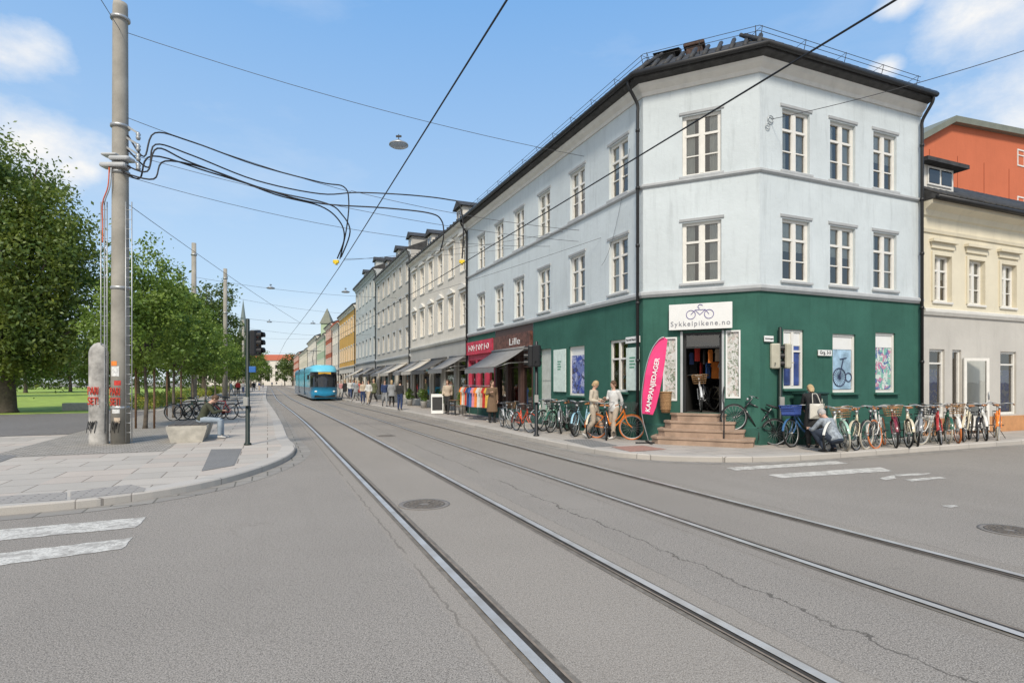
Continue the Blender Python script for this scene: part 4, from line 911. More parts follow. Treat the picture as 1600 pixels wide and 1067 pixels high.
def hlamp(p,r,label):
    t=thing('hanging_lamp',label,'street lamp',p,0,'lamps hung over the street'); mb=MB(); mb.lathe([(.02,.13),(r*.3,.12),(r*.5,.08),(r*.95,.02),(r,0),(r,-.03)],24); mb.build('shade',M_steel,t)
    mb=MB(); mb.lathe([(r*.92,-.03),(r*.85,-.06),(.02,-.08)],24); mb.build('lens',mat('frosted lens',(.35,.42,.5),.2),t); mb=MB(); mb.tube([(0,0,.12),(0,0,.3)],.012,6); mb.bar((-.08,0,.24),(.08,0,.24),.04,.05); mb.build('hanger',M_gutter,t)
hlamp(A(623,226,17),.28,'large disc lamp hanging from the nearest span wire')
hlamp(A(423,450,43),.3,'disc lamp hanging over the street above the tram, second'); hlamp(A(540,456,43),.3,'small lamp hanging close to the facades, second span'); hlamp(A(421,503,68),.3,'far disc lamp over the street, third span'); hlamp(A(489,505,70),.3,'far lamp over the tram, third span')
mb=MB(); mb.M=inv@W3; mb.ring((.35,-.03,8.35),.09,.012,14,5,'Y'); mb.ring((.25,-.03,8.15),.07,.01,14,5,'Y'); mb.build('wall_anchor',M_steel,bld)
# ------------------------------------------------------------------ bench, planter, cabinets, traffic lights
bo=G(292,691); t=thing('concrete_bench','tapered pale concrete bench on the setts where the man sits','bench',bo,ANG_R)
mb=MB(); mb.add([(-.38,0,0),(.36,0,0),(.36,2.0,0),(-.38,2.0,0),(-.48,-.04,.36),(.47,-.04,.36),(.47,2.1,.36),(-.48,2.1,.36),(-.48,-.04,.44),(.47,-.04,.44),(.47,2.1,.44),(-.48,2.1,.44)],[(0,1,5,4),(1,2,6,5),(2,3,7,6),(3,0,4,7),(4,5,9,8),(5,6,10,9),(6,7,11,10),(7,4,8,11),(8,9,10,11),(3,2,1,0)])
mb.build('body',mat('pale concrete',(.46,.43,.37),.85,.2,5,.3,40),t)
mb=MB()
for k in range(5): mb.box(-.44+.18*k,-.44+.18*k+.165,0.,2.05,.442,.465)
mb.build('seat_board',mat('dark seat board',(.10,.09,.08),.7,.2,10),t)
pq=G(123,641); mb=MB(); mb.M=T(*pq)@RZ(ANG_R); mb.bevbox(-.7,.8,-.3,.3,0,.42,.02); tag(mb.build('concrete_planter',M_conc),'low concrete block at the edge of the lawn','block')
def cabinet(q,w,d,h,label,yaw):
    t=thing('utility_cabinet',label,'cabinet',q,yaw); mb=MB(); mb.bevbox(-w/2,w/2,0,d,0,h,.015); mb.bevbox(-w/2-.03,w/2+.03,-.03,d+.03,h,h+.06,.02); mb.build('body',M_dgreen,t)
    for a_,b_ in ((-w/2+.03,-.01),(.01,w/2-.03)):
        mb=MB(); mb.box(a_,b_,-.015,0.005,.08,h-.05); mb.build('door',M_dgreen,t)
    mb=MB()
    for k in range(4): mb.tube(catmull([(-w*.3+.13*k,-.02,h*.62),(-w*.3+.13*k+.04,-.02,h*.92),(-w*.3+.13*k+.09,-.02,h*.68),(-w*.3+.13*k+.12,-.02,h*.82)],4),.009,4)
    mb.build('graffiti',mat('white spray',(.45,.47,.4),.6),t)
cabinet(W3@Vector((fx(W3,1250)[0],-.5,0)),.85,.35,1.28,'dark green utility cabinet with white graffiti below the first ground window',ANG_R)
def traffic(q,h,label,heads,box=True,pm=None):
    t=thing('traffic_light',label,'traffic light',q,0)
    mb=MB(); mb.lathe([(.09,0),(.09,.04),(.055,.06),(.048,h),(.03,h+.02)],14); mb.build('pole',pm or M_pdark,t)
    for (dx,dy,z,yaw,bm) in heads:
        mb=MB(); mb.bevbox(-.12,.12,-.08,.08,0,.64,.03); mb.bar((0,.08,.15),(0,.16,.15),.03,.03)
        o=mb.build('housing',bm,t,T(dx,dy,z)@RZ(yaw))
        for k in range(3):
            mb=MB(); vs=[]; n=10; cz=.12+.2*k
            for i in range(n+1):
                a=-.2*PI+1.4*PI*i/n; vs+=[(.085*math.cos(a),-.08,cz+.085*math.sin(a)),(.085*math.cos(a),-.2,cz+.085*math.sin(a))]
            mb.add(vs,[(2*i,2*i+2,2*i+3,2*i+1) for i in range(n)],True); mb.build('visor',M_black,o)
            mb=MB(); mb.M=T(0,-.08,cz)@RX(PI/2); mb.lathe([(.075,0),(.06,.015),(.01,.02)],16); mb.build('lens',mat(('green','amber','red')[k]+' lens',((.02,.12,.06),(.25,.12,.02),(.25,.02,.02))[k],.2),o)
    if box:
        mb=MB(); mb.bevbox(-.06,.06,-.13,-.05,1.0,1.22,.01); mb.build('push_button_box',mat('yellow grey box',(.3,.3,.28),.5),t)
    return t
tl=traffic(G(387,695),3.2,'dark traffic light post at the left pavement corner with side facing black signal heads',[(.17,0.0,2.28,PI*.5,M_black),(.14,.2,2.3,PI*.8,M_black)])
mb=MB(); mb.bevbox(.05,.22,-.05,.0,1.85,2.0,.01); mb.build('blue_plate',mat('blue plate',(.03,.12,.35),.4),tl)
traffic(GT(838,7.35),2.8,'dark traffic light on the kerb in front of the shops',[(.0,-.14,2.05,PI*.86,M_black),(-.17,.0,2.05,-PI*.5,M_black)],pm=M_black)
traffic(G(1219,694),3.0,'traffic light at the corner with two pale backed signal heads',[(-.15,-.03,1.95,PI*.92,mat('beige housing',(.42,.40,.32),.5)),(.17,-.03,1.95,-PI*.55,mat('beige housing',(.42,.40,.32),.5))])
# flag
FZ=15.05; fbase=Vector(((1014-800)/F*FZ,FZ,PH))
fl=thing('beach_flag','tall pink feather flag with white capitals beside the steps','flag',fbase)
def fp(px,py,dz=0): return A(px,py,FZ+dz)-fbase
out=[(1003,646),(1004,615),(1008,585),(1014,560),(1021,543),(1030,531),(1038,527),(1043,530),(1042,540),(1039,565),(1035,590),(1030,615),(1025,636),(1020,648)]
mb=MB(); vs=[fp(x,y,.05*math.sin(y*.05)) for x,y in out]; vb=[v+Vector((0,.01,0)) for v in vs]; n=len(out); mb.add(vs+vb,[tuple(range(n)),tuple(range(2*n-1,n-1,-1))]+[(i,i+n,(i+1)%n+n,(i+1)%n) for i in range(n)]); mb.build('sail',M_pink,fl)
mb=MB(); mb.tube(catmull([Vector((0,0,.03)),fp(1003,648),fp(1003,615),fp(1007,585),fp(1013,560),fp(1020,543),fp(1030,530),fp(1038,526)],4),.012,6); mb.build('flag_pole',M_steel,fl)
mb=MB(); mb.bar(Vector((-.35,0,.02)),Vector((.35,0,.02)),.04,.03); mb.bar(Vector((0,-.35,.035)),Vector((0,.35,.035)),.04,.03); mb.build('base',M_gutter,fl)
mid=fp(1020.5,601,-.09); a0_=fp(1013,642);a1_=fp(1029,556); ang=math.atan2(a1_.z-a0_.z,a1_.x-a0_.x)
text('KAMPANJEDAGER',M_signw,fl,T(mid.x,mid.y,mid.z)@RY(-ang)@RX(PI/2),1.42,bold=.02,height=.16)
q=W2@Vector((door[0]-.42,-.2,.0)); t=thing('wicker_basket','tall wicker basket standing left of the shop doorway','basket',(q.x,q.y,PH+z_s-.005)); mb=MB(); mb.lathe([(.11,0),(.14,.15),(.16,.5),(.17,.55),(.15,.53),(.12,.2),(.01,.05)],16); 
for z in (.1,.2,.3,.4,.5): mb.ring((0,0,z),.13+.05*z,.012,18,4,'Z')
mb.build('body',M_wicker,t); mb=MB(); mb.ring((0,0,.55),.165,.018,20,5,'Z'); mb.build('rim',M_wicker,t)
# ------------------------------------------------------------------ bicycles
_bm={}
def bk(key,fn):
    if key not in _bm: _bm[key]=fn()
    return _bm[key]
def wheel_mb():
    mb=MB(); mb.ring((0,0,0),.312,.011,36,5,'Y',1.4)
    for k in range(18):
        q=2*PI*k/18; d=.02*(1 if k%2 else -1); mb.tube([(.02*math.cos(q+.6),d,.02*math.sin(q+.6)),(.31*math.cos(q),0,.31*math.sin(q))],.0028,3)
    mb.tube([(0,-.045,0),(0,.045,0)],.02,8); return mb
def mudg(cx,a0,a1):
    mb=MB(); vs=[]; n=14
    for i in range(n+1):
        a=a0+(a1-a0)*i/n; c,s=math.cos(a),math.sin(a)
        vs+=[(cx+.362*c,-.028,.345+.362*s),(cx+.37*c,0,.345+.37*s),(cx+.362*c,.028,.345+.362*s)]
    mb.add(vs,[(3*i+j,3*i+3+j,3*i+4+j,3*i+1+j) for i in range(n) for j in (0,1)],True)
    for sy in (-.03,.03): mb.tube([(cx,sy,.345),(cx+.362*math.cos(a0 if cx<0 else a1),sy,.345+.362*math.sin(a0 if cx<0 else a1))],.004,4)
    return mb
def bicycle(label,M,fm,sm=None,tm=None,style='step',basket=None,rack=True,group=None,gm_=None,scale=1.,steer=.25):
    sm=sm or M_black; tm=tm or M_rubber; gm_=gm_ or sm
    t=thing('bicycle',label,'bicycle',M=M@Matrix.Scale(scale,4),group=group)
    wm=bk('wheel',lambda:wheel_mb().mesh('wheel',M_steel)); tym=bk(('ty',tm.name),lambda:MB().ring((0,0,0),.335,.022,36,7,'Y').mesh('tyre',tm))
    fx_=.56; rx_=-.53; R0=.345
    w=inst('wheel',wm,t,T(rx_,0,R0)); inst('tyre',tym,w)
    St=T(.40,0,.0)@RZ(steer)@T(-.40,0,0)
    w=inst('wheel',wm,t,St@T(fx_,0,R0)); inst('tyre',tym,w)
    def frame():
        mb=MB(); bb=(-.06,0,.29); hb=(.385,0,.66); ht=(.33,0,.86)
        if style=='step':
            mb.tube(catmull([(.375,0,.70),(.22,0,.50),(.05,0,.35),bb],4),.023,8); mb.tube(catmull([(.34,0,.82),(.18,0,.60),(0,0,.46),(-.13,0,.44)],4),.019,8)
        else:
            mb.tube([hb,bb],.021,8); mb.tube([(.345,0,.82),(-.2,0,.77)],.019,8)
        mb.tube([bb,(-.21,0,.78)],.019,8); mb.tube([hb,ht],.025,8)
        for sy in (-1,1):
            mb.tube([(bb[0],sy*.03,bb[2]),(rx_,sy*.06,R0)],.012,6); mb.tube([(-.19,sy*.015,.70),(rx_,sy*.06,R0)],.010,6)
        return mb.mesh('frame',fm)
    inst('frame',bk(('fr',style,fm.name),frame),t)
    def fork():
        mb=MB(); mb.tube([(.385,0,.66),(.39,0,.62)],.022,8)
        for sy in (-1,1): mb.tube(catmull([(.39,sy*.045,.64),(.44,sy*.05,.48),(fx_,sy*.055,R0)],4),.012,6)
        return mb.mesh('fork',fm)
    inst('fork',bk(('fk',fm.name),fork),t,St)
    def hbar():
        mb=MB(); mb.tube([(.33,0,.85),(.30,0,.97),(.34,0,1.0)],.013,8)
        if style=='step': pts=[(.10,-.29,.98),(.22,-.27,1.02),(.34,-.15,1.03),(.35,0,1.0),(.34,.15,1.03),(.22,.27,1.02),(.10,.29,.98)]
        else: pts=[(.30,-.32,1.0),(.35,-.15,1.01),(.37,0,1.0),(.35,.15,1.01),(.30,.32,1.0)]
        mb.tube(catmull(pts,4),.011,6); mb.tube([(.38,0,.9),(.43,0,.9)],.035,10); return mb.mesh('handlebar',M_steel)
    hb=inst('handlebar',bk(('hb',style),hbar),t,St)
    for sy in (-1,1):
        g=bk(('gr',style,sy,gm_.name),lambda:(MB().tube([(.10,sy*.29,.98),(.2,sy*.275,1.013)],.017,8) if style=='step' else MB().tube([(.30,sy*.32,1.0),(.325,sy*.22,1.006)],.017,8)).mesh('grip',gm_)); inst('grip',g,hb)
    def sad():
        mb=MB(); mb.tube([(-.37,0,.93),(-.34,0,.945),(-.26,0,.94),(-.16,0,.935),(-.08,0,.93)],[(.06,.02),(.10,.032),(.085,.03),(.035,.024),(.018,.015)],12,side=(0,1,0)); return mb.mesh('saddle',sm)
    inst('saddle',bk(('sd',sm.name),sad),t)
    inst('seat_post',bk('sp',lambda:MB().tube([(-.20,0,.76),(-.25,0,.92)],.013,8).mesh('seat_post',M_steel)),t)
    def crank():
        mb=MB(); mb.M=T(-.06,-.05,.29)@RX(PI/2); mb.lathe([(.085,-.004),(.085,.004)],20); mb.M=None
        mb.tube([(-.06,-.07,.29),(.08,-.08,.20)],.009,6); mb.tube([(-.06,.07,.29),(-.20,.08,.38)],.009,6); mb.cbox(.08,-.12,.19,.09,.08,.02); mb.cbox(-.2,.12,.37,.09,.08,.02)
        mb.bar((-.06,-.055,.375),(rx_,-.055,R0+.04),.008,.012); mb.bar((-.06,-.055,.205),(rx_,-.055,R0-.04),.008,.012); return mb.mesh('crank',M_gutter)
    inst('crank',bk('crank',crank),t)
    if rack:
        inst('mudguard',bk(('m1',fm.name),lambda:mudg(rx_,rad(20),rad(190)).mesh('mudguard',fm)),t)
        inst('mudguard',bk(('m2',fm.name),lambda:mudg(fx_,rad(10),rad(150)).mesh('mudguard',fm)),t,St)
        def rk_():
            mb=MB()
            for sy in (-.06,0,.06): mb.tube([(-.3,sy,.76),(-.75,sy,.76)],.006,5)
            for x in (-.3,-.52,-.75): mb.tube([(x,-.06,.76),(x,.06,.76)],.006,5)
            for sy in (-.06,.06): mb.tube([(-.6,sy,.76),(rx_,sy,.36)],.005,5)
            return mb.mesh('carrier',M_gutter)
        inst('carrier',bk('rk',rk_),t)
    def ks(): mb=MB(); mb.tube([(-.12,.05,.29),(-.16,.2,.02)],.009,6); return mb.mesh('kickstand',M_gutter)
    inst('kickstand',bk('ks',ks),t)
    if basket:
        def bs():
            mb=MB()
            for i,z in enumerate((0,.06,.12,.18,.24)):
                e=.02*i; q=[(-.12-e*.3,-.15-e*.5,z),(.14+e,-.15-e*.5,z),(.14+e,.15+e*.5,z),(-.12-e*.3,.15+e*.5,z)]; mb.tube(q,.006 if basket!='crate' else .012,4,closed=True,smooth=False)
            if basket=='crate': mb.box(-.12,.14,-.15,.15,0,.02); mb.box(-.13,.16,-.17,-.155,.02,.22); mb.box(-.13,.16,.155,.17,.02,.22); mb.box(.155,.17,-.16,.16,.02,.22); mb.box(-.14,-.125,-.16,.16,.02,.22)
            for i in range(7):
                y=-.15+.05*i; mb.tube([(.14,y,0),(.22,y*1.25,.24)],.004,3); mb.tube([(-.12,y,0),(-.14,y*1.25,.24)],.004,3)
            for x in (-.05,.02,.09):
                for sy in (-1,1): mb.tube([(x,sy*.15,0),(x*1.3,sy*.19,.24)],.004,3)
                mb.tube([(x,-.15,0),(x,.15,0)],.004,3)
            return mb.mesh('basket',mat('blue crate',(.05,.09,.3),.5) if basket=='crate' else M_wicker if basket=='w' else M_gutter)
        inst('basket',bk(('bs',basket),bs),t,St@T(.5,0,.78))
    return t
BC={k:mat('bike paint '+k,c,.25,.05,5,coat=.5) for k,c in dict(white=(.68,.67,.62),black=(.018,.018,.02),mint=(.30,.48,.38),red=(.40,.03,.03),cream=(.62,.55,.40),blue=(.05,.14,.3),orange=(.8,.22,.02),grey=(.25,.26,.27),darkgreen=(.02,.10,.06),burgundy=(.2,.02,.04),silver=(.5,.52,.54),lightblue=(.3,.5,.6)).items()}
M_tan=mat('tan leather',(.38,.16,.06),.5,.1); M_creamt=mat('cream rubber',(.48,.44,.36),.7,.1); M_ort=mat('orange rubber',(.55,.17,.05),.7,.1)
def bM(p,yaw,lean=.08,pitch=0): return T(*p)@RZ(yaw)@RX(lean)@RY(pitch)
row=['white','mint','cream','black','white','burgundy','cream','grey','white','red','darkgreen','white','cream','black','white','orange']
g='bicycles parked in the row along the cross street'
for i,cn in enumerate(row):
    p=Vector((7.62,13.68,PH))+Rv*(.44*i)+Vector((random.uniform(-.04,.04),random.uniform(-.08,.08),0))
    yaw=math.atan2(-.80,-.60)+random.uniform(-.14,.14)
    bicycle('%s step through bicycle, %s from the left in the row by the kerb'%(cn,ordn[i]),bM(p,yaw,random.uniform(-.1,.12)),BC[cn],M_tan if i%3!=1 else M_black,(M_rubber,M_creamt,M_rubber,M_creamt,M_ort,M_rubber,M_rubber)[i%7],'step','w' if i in(1,5,11) else 'm' if i==8 else None,True,g,steer=random.uniform(-.4,.4))
g='bicycles parked against the long green facade'
for i,(px,t_,cn) in enumerate(((852,8.75,'white'),(863,8.8,'mint'),(874,8.75,'darkgreen'),(885,8.8,'grey'),(898,8.85,'black'),(912,8.8,'lightblue'),(930,8.9,'cream'),(950,8.95,'black'))):
    bicycle('%s bicycle, %s from the left in the row against the long green wall'%(cn,ordn[i]),bM(GT(px,t_),math.atan2(-.9,-.35)+random.uniform(-.3,.3),random.uniform(-.1,.1)),BC[cn],M_tan if i%2 else M_black,None,'step','m' if i in(2,5) else None,True,g,steer=random.uniform(-.4,.4))
q=W1@Vector((L1-.55,-.62,0)); bicycle('bright orange bicycle beside the pink flag',bM(q,ANG_mD+.55,.06),BC['orange'],M_tan,M_ort,'step','m',True,steer=.5)
rw=G(1200,694); bicycle('large black bicycle leaning with its front wheel on the entrance steps',T(rw.x,rw.y-.1,PH)@RZ(PI-rad(4))@RY(-rad(20))@RX(-.05)@T(.53,0,0),BC['black'],M_black,None,'diamond',None,False,steer=.1)
bicycle('dark bicycle with a blue front crate beside the bending woman',bM(G(1262,697),PI+rad(20),.06),BC['blue'],M_black,None,'step','crate',True)
q=W2@Vector(((dx0+dx1)/2-.1,1.0,dz0)); bicycle('silver bicycle standing inside the corner shop doorway, nearer one',bM(q,math.atan2(-.8,-.45),.05),BC['silver'],M_tan,None,'step','w',True,'bicycles inside the shop',steer=.3)
q=W2@Vector(((dx0+dx1)/2+.35,1.5,dz0)); bicycle('cream bicycle standing deeper inside the corner shop doorway',bM(q,math.atan2(-.9,.1),-.05),BC['cream'],M_tan,M_creamt,'step',None,True,'bicycles inside the shop',steer=-.3)
bicycle('grey child size bicycle in front of the brown shop',bM(GT(790,7.7),rad(-75),.06),BC['silver'],M_black,None,'diamond','m',True,scale=.9)
bicycle('small red orange bicycle beside the middle traffic light',bM(GT(816,7.6),rad(-65),-.05),mat('bike paint redorange',(.7,.09,.03),.3,.05,coat=.5),M_black,None,'step','m',True,scale=.88)
bicycle('silver folding bicycle behind the red orange one',bM(GT(806,8.3),rad(-110),.05),BC['grey'],M_black,None,'step','w',True,scale=.88)
g='bicycles at the rack on the left pavement'
for i,(px,py,cn,yw) in enumerate(((293,657,'black',10),(308,656,'darkgreen',35),(322,655,'black',200),(345,655,'red',165),(358,652,'black',20))):
    bicycle('%s bicycle, %s from the left at the rack behind the bench'%(cn,ordn[i]),bM(G(px,py),rad(yw),.08),BC[cn],M_black,None,'diamond',None,i%2==0,g)
for px,lb in ((300,'left'),(335,'right')):
    mb=MB(); mb.M=T(*G(px,653)); mb.tube(catmull([(-.35,0,0),(-.35,0,.6),(-.25,0,.78),(.25,0,.78),(.35,0,.6),(.35,0,0)],5),.025,8); tag(mb.build('bicycle_rack',M_steel),'%s steel hoop rack behind the bench'%lb,'bicycle rack','rack hoops')
# ------------------------------------------------------------------ people
def remesh(mb,vox,mat_,name,extra=None,smooth=4):
    me=mb.mesh('tmp',mat_); o=bpy.data.objects.new('tmp',me); C.objects.link(o)
    r=o.modifiers.new('r','REMESH'); r.mode='VOXEL'; r.voxel_size=vox; r.use_smooth_shade=True
    sm=o.modifiers.new('s','SMOOTH'); sm.iterations=smooth; sm.factor=.5
    bpy.context.view_layer.update(); m2=bpy.data.meshes.new_from_object(o.evaluated_get(bpy.context.evaluated_depsgraph_get()))
    bpy.data.objects.remove(o)
    if extra is not None and extra.v:
        bm=bmesh.new(); bm.from_mesh(m2); bm.from_mesh(extra.mesh('x',mat_)); bm.to_mesh(m2); bm.free()
        for p in m2.polygons: p.use_smooth=True
    m2.materials.clear(); m2.materials.append(mat_); m2.name=name; return m2
STAND=dict(pel=(0,0,.93),ch=(0,0,1.26),nk=(0,0,1.45),hd=(0,-.02,1.59),face=(0,-1,-.05),
  Rsh=(-.17,0,1.385),Rel=(-.22,.03,1.12),Rwr=(-.2,-.08,.89),Lsh=(.17,0,1.385),Lel=(.22,.03,1.12),Lwr=(.2,-.08,.89),
  Rhp=(-.09,0,.9),Rkn=(-.1,-.02,.49),Ran=(-.1,.03,.08),Rft=(0,-1,0),Lhp=(.09,0,.9),Lkn=(.1,-.02,.49),Lan=(.1,.03,.08),Lft=(0,-1,0))
WALK=dict(STAND,Lkn=(.09,-.16,.50),Lan=(.09,-.27,.08),Rkn=(-.09,-.02,.48),Ran=(-.09,.28,.14),Rft=(0,-.85,-.5),Lel=(.22,.1,1.13),Lwr=(.2,.1,.9),Rel=(-.22,-.02,1.12),Rwr=(-.2,-.2,.94))
def person_meshes(J,c,vox=.016,near=True,sleeve=1.,hem=.06,coat=0,hair='short',flare=1.0,skirt=0):
    J={k:Vector(v) for k,v in J.items()}; X=(J['Lsh']-J['Rsh']).normalized()
    def torso(mb,k,lo,up=True):
        p,cc,nk=J['pel'],J['ch'],J['nk']; u=(cc-p).normalized()
        pts=[p-u*lo,p,p.lerp(cc,.45),cc,cc.lerp(nk,.55),cc.lerp(nk,.85)]
        rr=[(.155,.11),(.165,.118),(.132,.098),(.158,.112),(.16,.09),(.085,.068)]
        mb.tube(pts,[(a*k,b*k) for a,b in rr],14,side=X)
    def arm(mb,s,k,to=1.):
        sh,el,wr=J[s+'sh'],J[s+'el'],J[s+'wr']; sg=-X if s=='L' else X
        mb.tube([sh+sg*.07-Vector((0,0,.015)),sh,sh.lerp(el,.5),el],[.052*k,.056*k,.047*k,.041*k],10)
        if to>.5: e=el.lerp(wr,(to-.5)*2); mb.tube([el-(wr-el).normalized()*.02,el.lerp(e,.35),e],[.041*k,.041*k,(.028 if to>.95 else .033)*k*(1.15 if k>1.05 else 1)],10)
    def leg(mb,s,k,fl=1.):
        hp,kn,an=J[s+'hp'],J[s+'kn'],J[s+'an']; u=(kn-hp).normalized()
        mb.tube([hp-u*.03,hp.lerp(kn,.3),kn],[.088*k,.08*k,.056*k*(.5+.5*fl)],12); mb.tube([kn-(an-kn)*.05,kn.lerp(an,.3),kn.lerp(an,.7),an],[.056*k*(.5+.5*fl),.054*k*fl,.042*k*fl,.036*k*fl],12)
    def foot(mb,s,k):
        an,f=J[s+'an'],J[s+'ft'].normalized(); sd=Vector((0,0,1)).cross(f); hl=an-f*.05+Vector((0,0,-.045))
        mb.tube([hl,an-f*.0+Vector((0,0,-.03)),an+f*.09+Vector((0,0,-.05)),an+f*.17+Vector((0,0,-.055))],[(.03*k,.028*k),(.036*k,.045*k),(.043*k,.028*k),(.028*k,.017*k)],10,side=sd)
    out={}
    b=MB(); torso(b,.93,.08); 
    for s in 'LR': arm(b,s,.9); leg(b,s,.9); foot(b,s,.9)
    f=J['face'].normalized(); hd=J['hd']; rot=(-f).to_track_quat('Y','Z').to_matrix()
    b.tube([J['ch'].lerp(J['nk'],.7),J['nk'],hd-Vector((0,0,.05))-f*.01],[.06,.05,.052],10)
    b.ell(hd+rot@Vector((0,.005,.015)),(.073,.092,.105),14,10,rot); b.ell(hd+rot@Vector((0,-.025,-.055)),(.052,.06,.06),12,8,rot)
    ex=MB()
    if near:
        b.ell(hd+rot@Vector((0,-.088,-.015)),(.014,.022,.022),8,6,rot)
        for sx in (-1,1): ex.ell(hd+rot@Vector((sx*.073,.005,-.01)),(.01,.02,.03),8,6,rot)
        for s in 'LR':
            el,wr=J[s+'el'],J[s+'wr']; d=J.get(s+'hand',(wr-el)).normalized(); sd=X*(1 if s=='L' else -1); nrm=d.cross(sd).normalized(); sd=nrm.cross(d)
            fw=Vector((0,-1,0))-d*Vector((0,-1,0)).dot(d)
            if fw.length<.1: fw=sd
            fw.normalize(); pn=d.cross(fw)
            b.tube([wr-d*.01,wr+d*.03,wr+d*.075],[(.022,.018),(.036,.017),(.038,.016)],10,side=fw)
            sgn=-1 if pn.dot(sd)>0 else 1
            for i,(o_,ln) in enumerate(((.03,.068),(.01,.076),(-.01,.071),(-.029,.056))):
                a=wr+d*.07+fw*o_; ex.tube([a,a+d*ln*.45+pn*sgn*.006,a+d*ln*.8+pn*sgn*.022,a+d*ln+pn*sgn*.036],[.009,.0085,.0075,.006],6)
            a=wr+d*.025+fw*.03; ex.tube([a,a+fw*.02+d*.025,a+fw*.025+d*.055],[.011,.010,.007],6)
    out['body']=remesh(b,vox,c['skin'],'body',ex)
    tmb=MB(); torso(tmb,1.1,hem); 
    for s in 'LR': arm(tmb,s,1.22,sleeve)
    if coat:
        p=J['pel']; tmb.tube([p+Vector((0,0,.16)),p,p-Vector((0,0,coat*.5)),p-Vector((0,0,coat))],[(.15,.11),(.19,.14),(.215*flare,.18*flare),(.235*flare,.21*flare)],14,side=X)
    out['top']=remesh(tmb,vox,c['top'],'jacket')
    if not skirt:
        t2=MB(); p=J['pel']; u=(J['ch']-p).normalized(); t2.tube([p-u*.1,p,p+u*.1],[(.155,.115),(.172,.124),(.145,.108)],14,side=X)
        for s in 'LR': leg(t2,s,1.13,1.25)
        out['trousers']=remesh(t2,vox,c['leg'],'trousers')
    for s in 'LR':
        sh=MB(); foot(sh,s,1.12); out['shoe'+s]=remesh(sh,min(vox,.014) if near else vox,c['shoe'],'shoe',smooth=1)
    h=MB(); h.ell(hd+rot@Vector((0,.018,.03)),(.085,.096,.105),14,10,rot)
    if hair=='long': h.tube([hd+rot@Vector((0,.05,.02)),hd+rot@Vector((0,.07,-.08)),hd+rot@Vector((0,.07,-.2))],[(.08,.06),(.078,.045),(.05,.02)],12,side=rot@Vector((1,0,0)))
    if hair=='bob': h.tube([hd+rot@Vector((0,.04,.03)),hd+rot@Vector((0,.045,-.08))],[(.088,.07),(.075,.05)],12,side=rot@Vector((1,0,0)))
    out['hair']=remesh(h,.014 if near else vox,c['hair'],'hair',smooth=2)
    if near:
        for sx in (-1,1):
            e=MB(); e.ell(hd+rot@Vector((sx*.03,-.083,.01)),(.011,.006,.006),8,6,rot); out['eye%d'%(sx+1)]=e.mesh('eye',M_black)
        e=MB(); e.ell(hd+rot@Vector((0,-.083,-.055)),(.022,.006,.006),8,6,rot); out['mouth']=e.mesh('mouth',mat('lips',(.4,.12,.1),.5))
    return out
def place_person(ms,label,loc,yaw,scale=1.,group=None,cols=None,top='jacket'):
    t=thing('person',label,'person',M=T(*loc)@RZ(yaw)@Matrix.Scale(scale,4),group=group)
    for k,me in ms.items():
        o=inst(top if k=='top' else 'shoe' if k[:4]=='shoe' else 'eye' if k[:3]=='eye' else k,me,t)
        if cols and k in cols: o.material_slots[0].link='OBJECT'; o.material_slots[0].material=cols[k]
    return t
def cl(n,c): return mat('cloth '+n,c,.9,.12,9,.25,60)
HB=mat('blond hair',(.42,.30,.16),.6,.2,30); HBr=mat('brown hair',(.10,.055,.03),.6,.2,30); HG=mat('grey hair',(.4,.38,.36),.6,.2,30); HK=mat('black hair',(.02,.017,.015),.6)
SW=cl('shoe white',(.55,.53,.5)); SK=cl('shoe black',(.03,.03,.03))
j=dict(WALK,face=(.15,-.75,-.6),hd=(.0,-.05,1.57),Lel=(.21,-.02,1.13),Lwr=(.08,-.24,1.12),Rel=(-.22,.02,1.12),Rwr=(-.1,-.24,1.08))
place_person(person_meshes(j,dict(skin=M_skin,top=cl('cream',(.50,.44,.35)),leg=cl('light beige',(.45,.38,.30)),shoe=SW,hair=HB),hem=.16,hair='bob',sleeve=.9),'woman in cream blazer and beige trousers looking down at her hands, left of the pair',G(928,684),rad(60),.97,top='blazer')
j=dict(WALK,face=(-.2,-.9,-.3),Rel=(-.24,.0,1.14),Rwr=(-.16,-.2,1.2),Lkn=(.09,-.1,.5),Lan=(.09,-.16,.08),Ran=(-.09,.16,.1))
place_person(person_meshes(j,dict(skin=M_skin,top=cl('white',(.56,.55,.52)),leg=cl('sand',(.44,.37,.29)),shoe=SW,hair=HBr),hem=.14,hair='bob',sleeve=.85),'woman in white blouse and sand trousers with brown hair, right of the pair',G(959,685),rad(-50),.96,top='blouse')
j=dict(STAND,pel=(0,.06,.92),ch=(0,-.05,1.23),nk=(0,-.16,1.38),hd=(0,-.26,1.47),face=(0,-.6,-.8),Lsh=(.16,-.12,1.32),Rsh=(-.16,-.12,1.32),Lel=(.2,-.2,1.06),Lwr=(.12,-.38,.92),Rel=(-.2,-.2,1.06),Rwr=(-.12,-.36,.9),Lkn=(.1,.0,.49),Rkn=(-.1,.02,.49))
place_person(person_meshes(j,dict(skin=M_skin,top=cl('black',(.02,.02,.022)),leg=cl('black',(.02,.02,.022)),shoe=SK,hair=HB),coat=.42,hair='long',sleeve=.9),'woman in black bending over a bicycle with a white tote bag',G(1270,699),PI-rad(15),.97,top='dress')
bp_=G(1270,699); t=thing('tote_bag','white canvas tote bag hanging on the shoulder of the woman in black','bag',bp_+Vector((-.02,-.22,.72)),0.1); mb=MB()
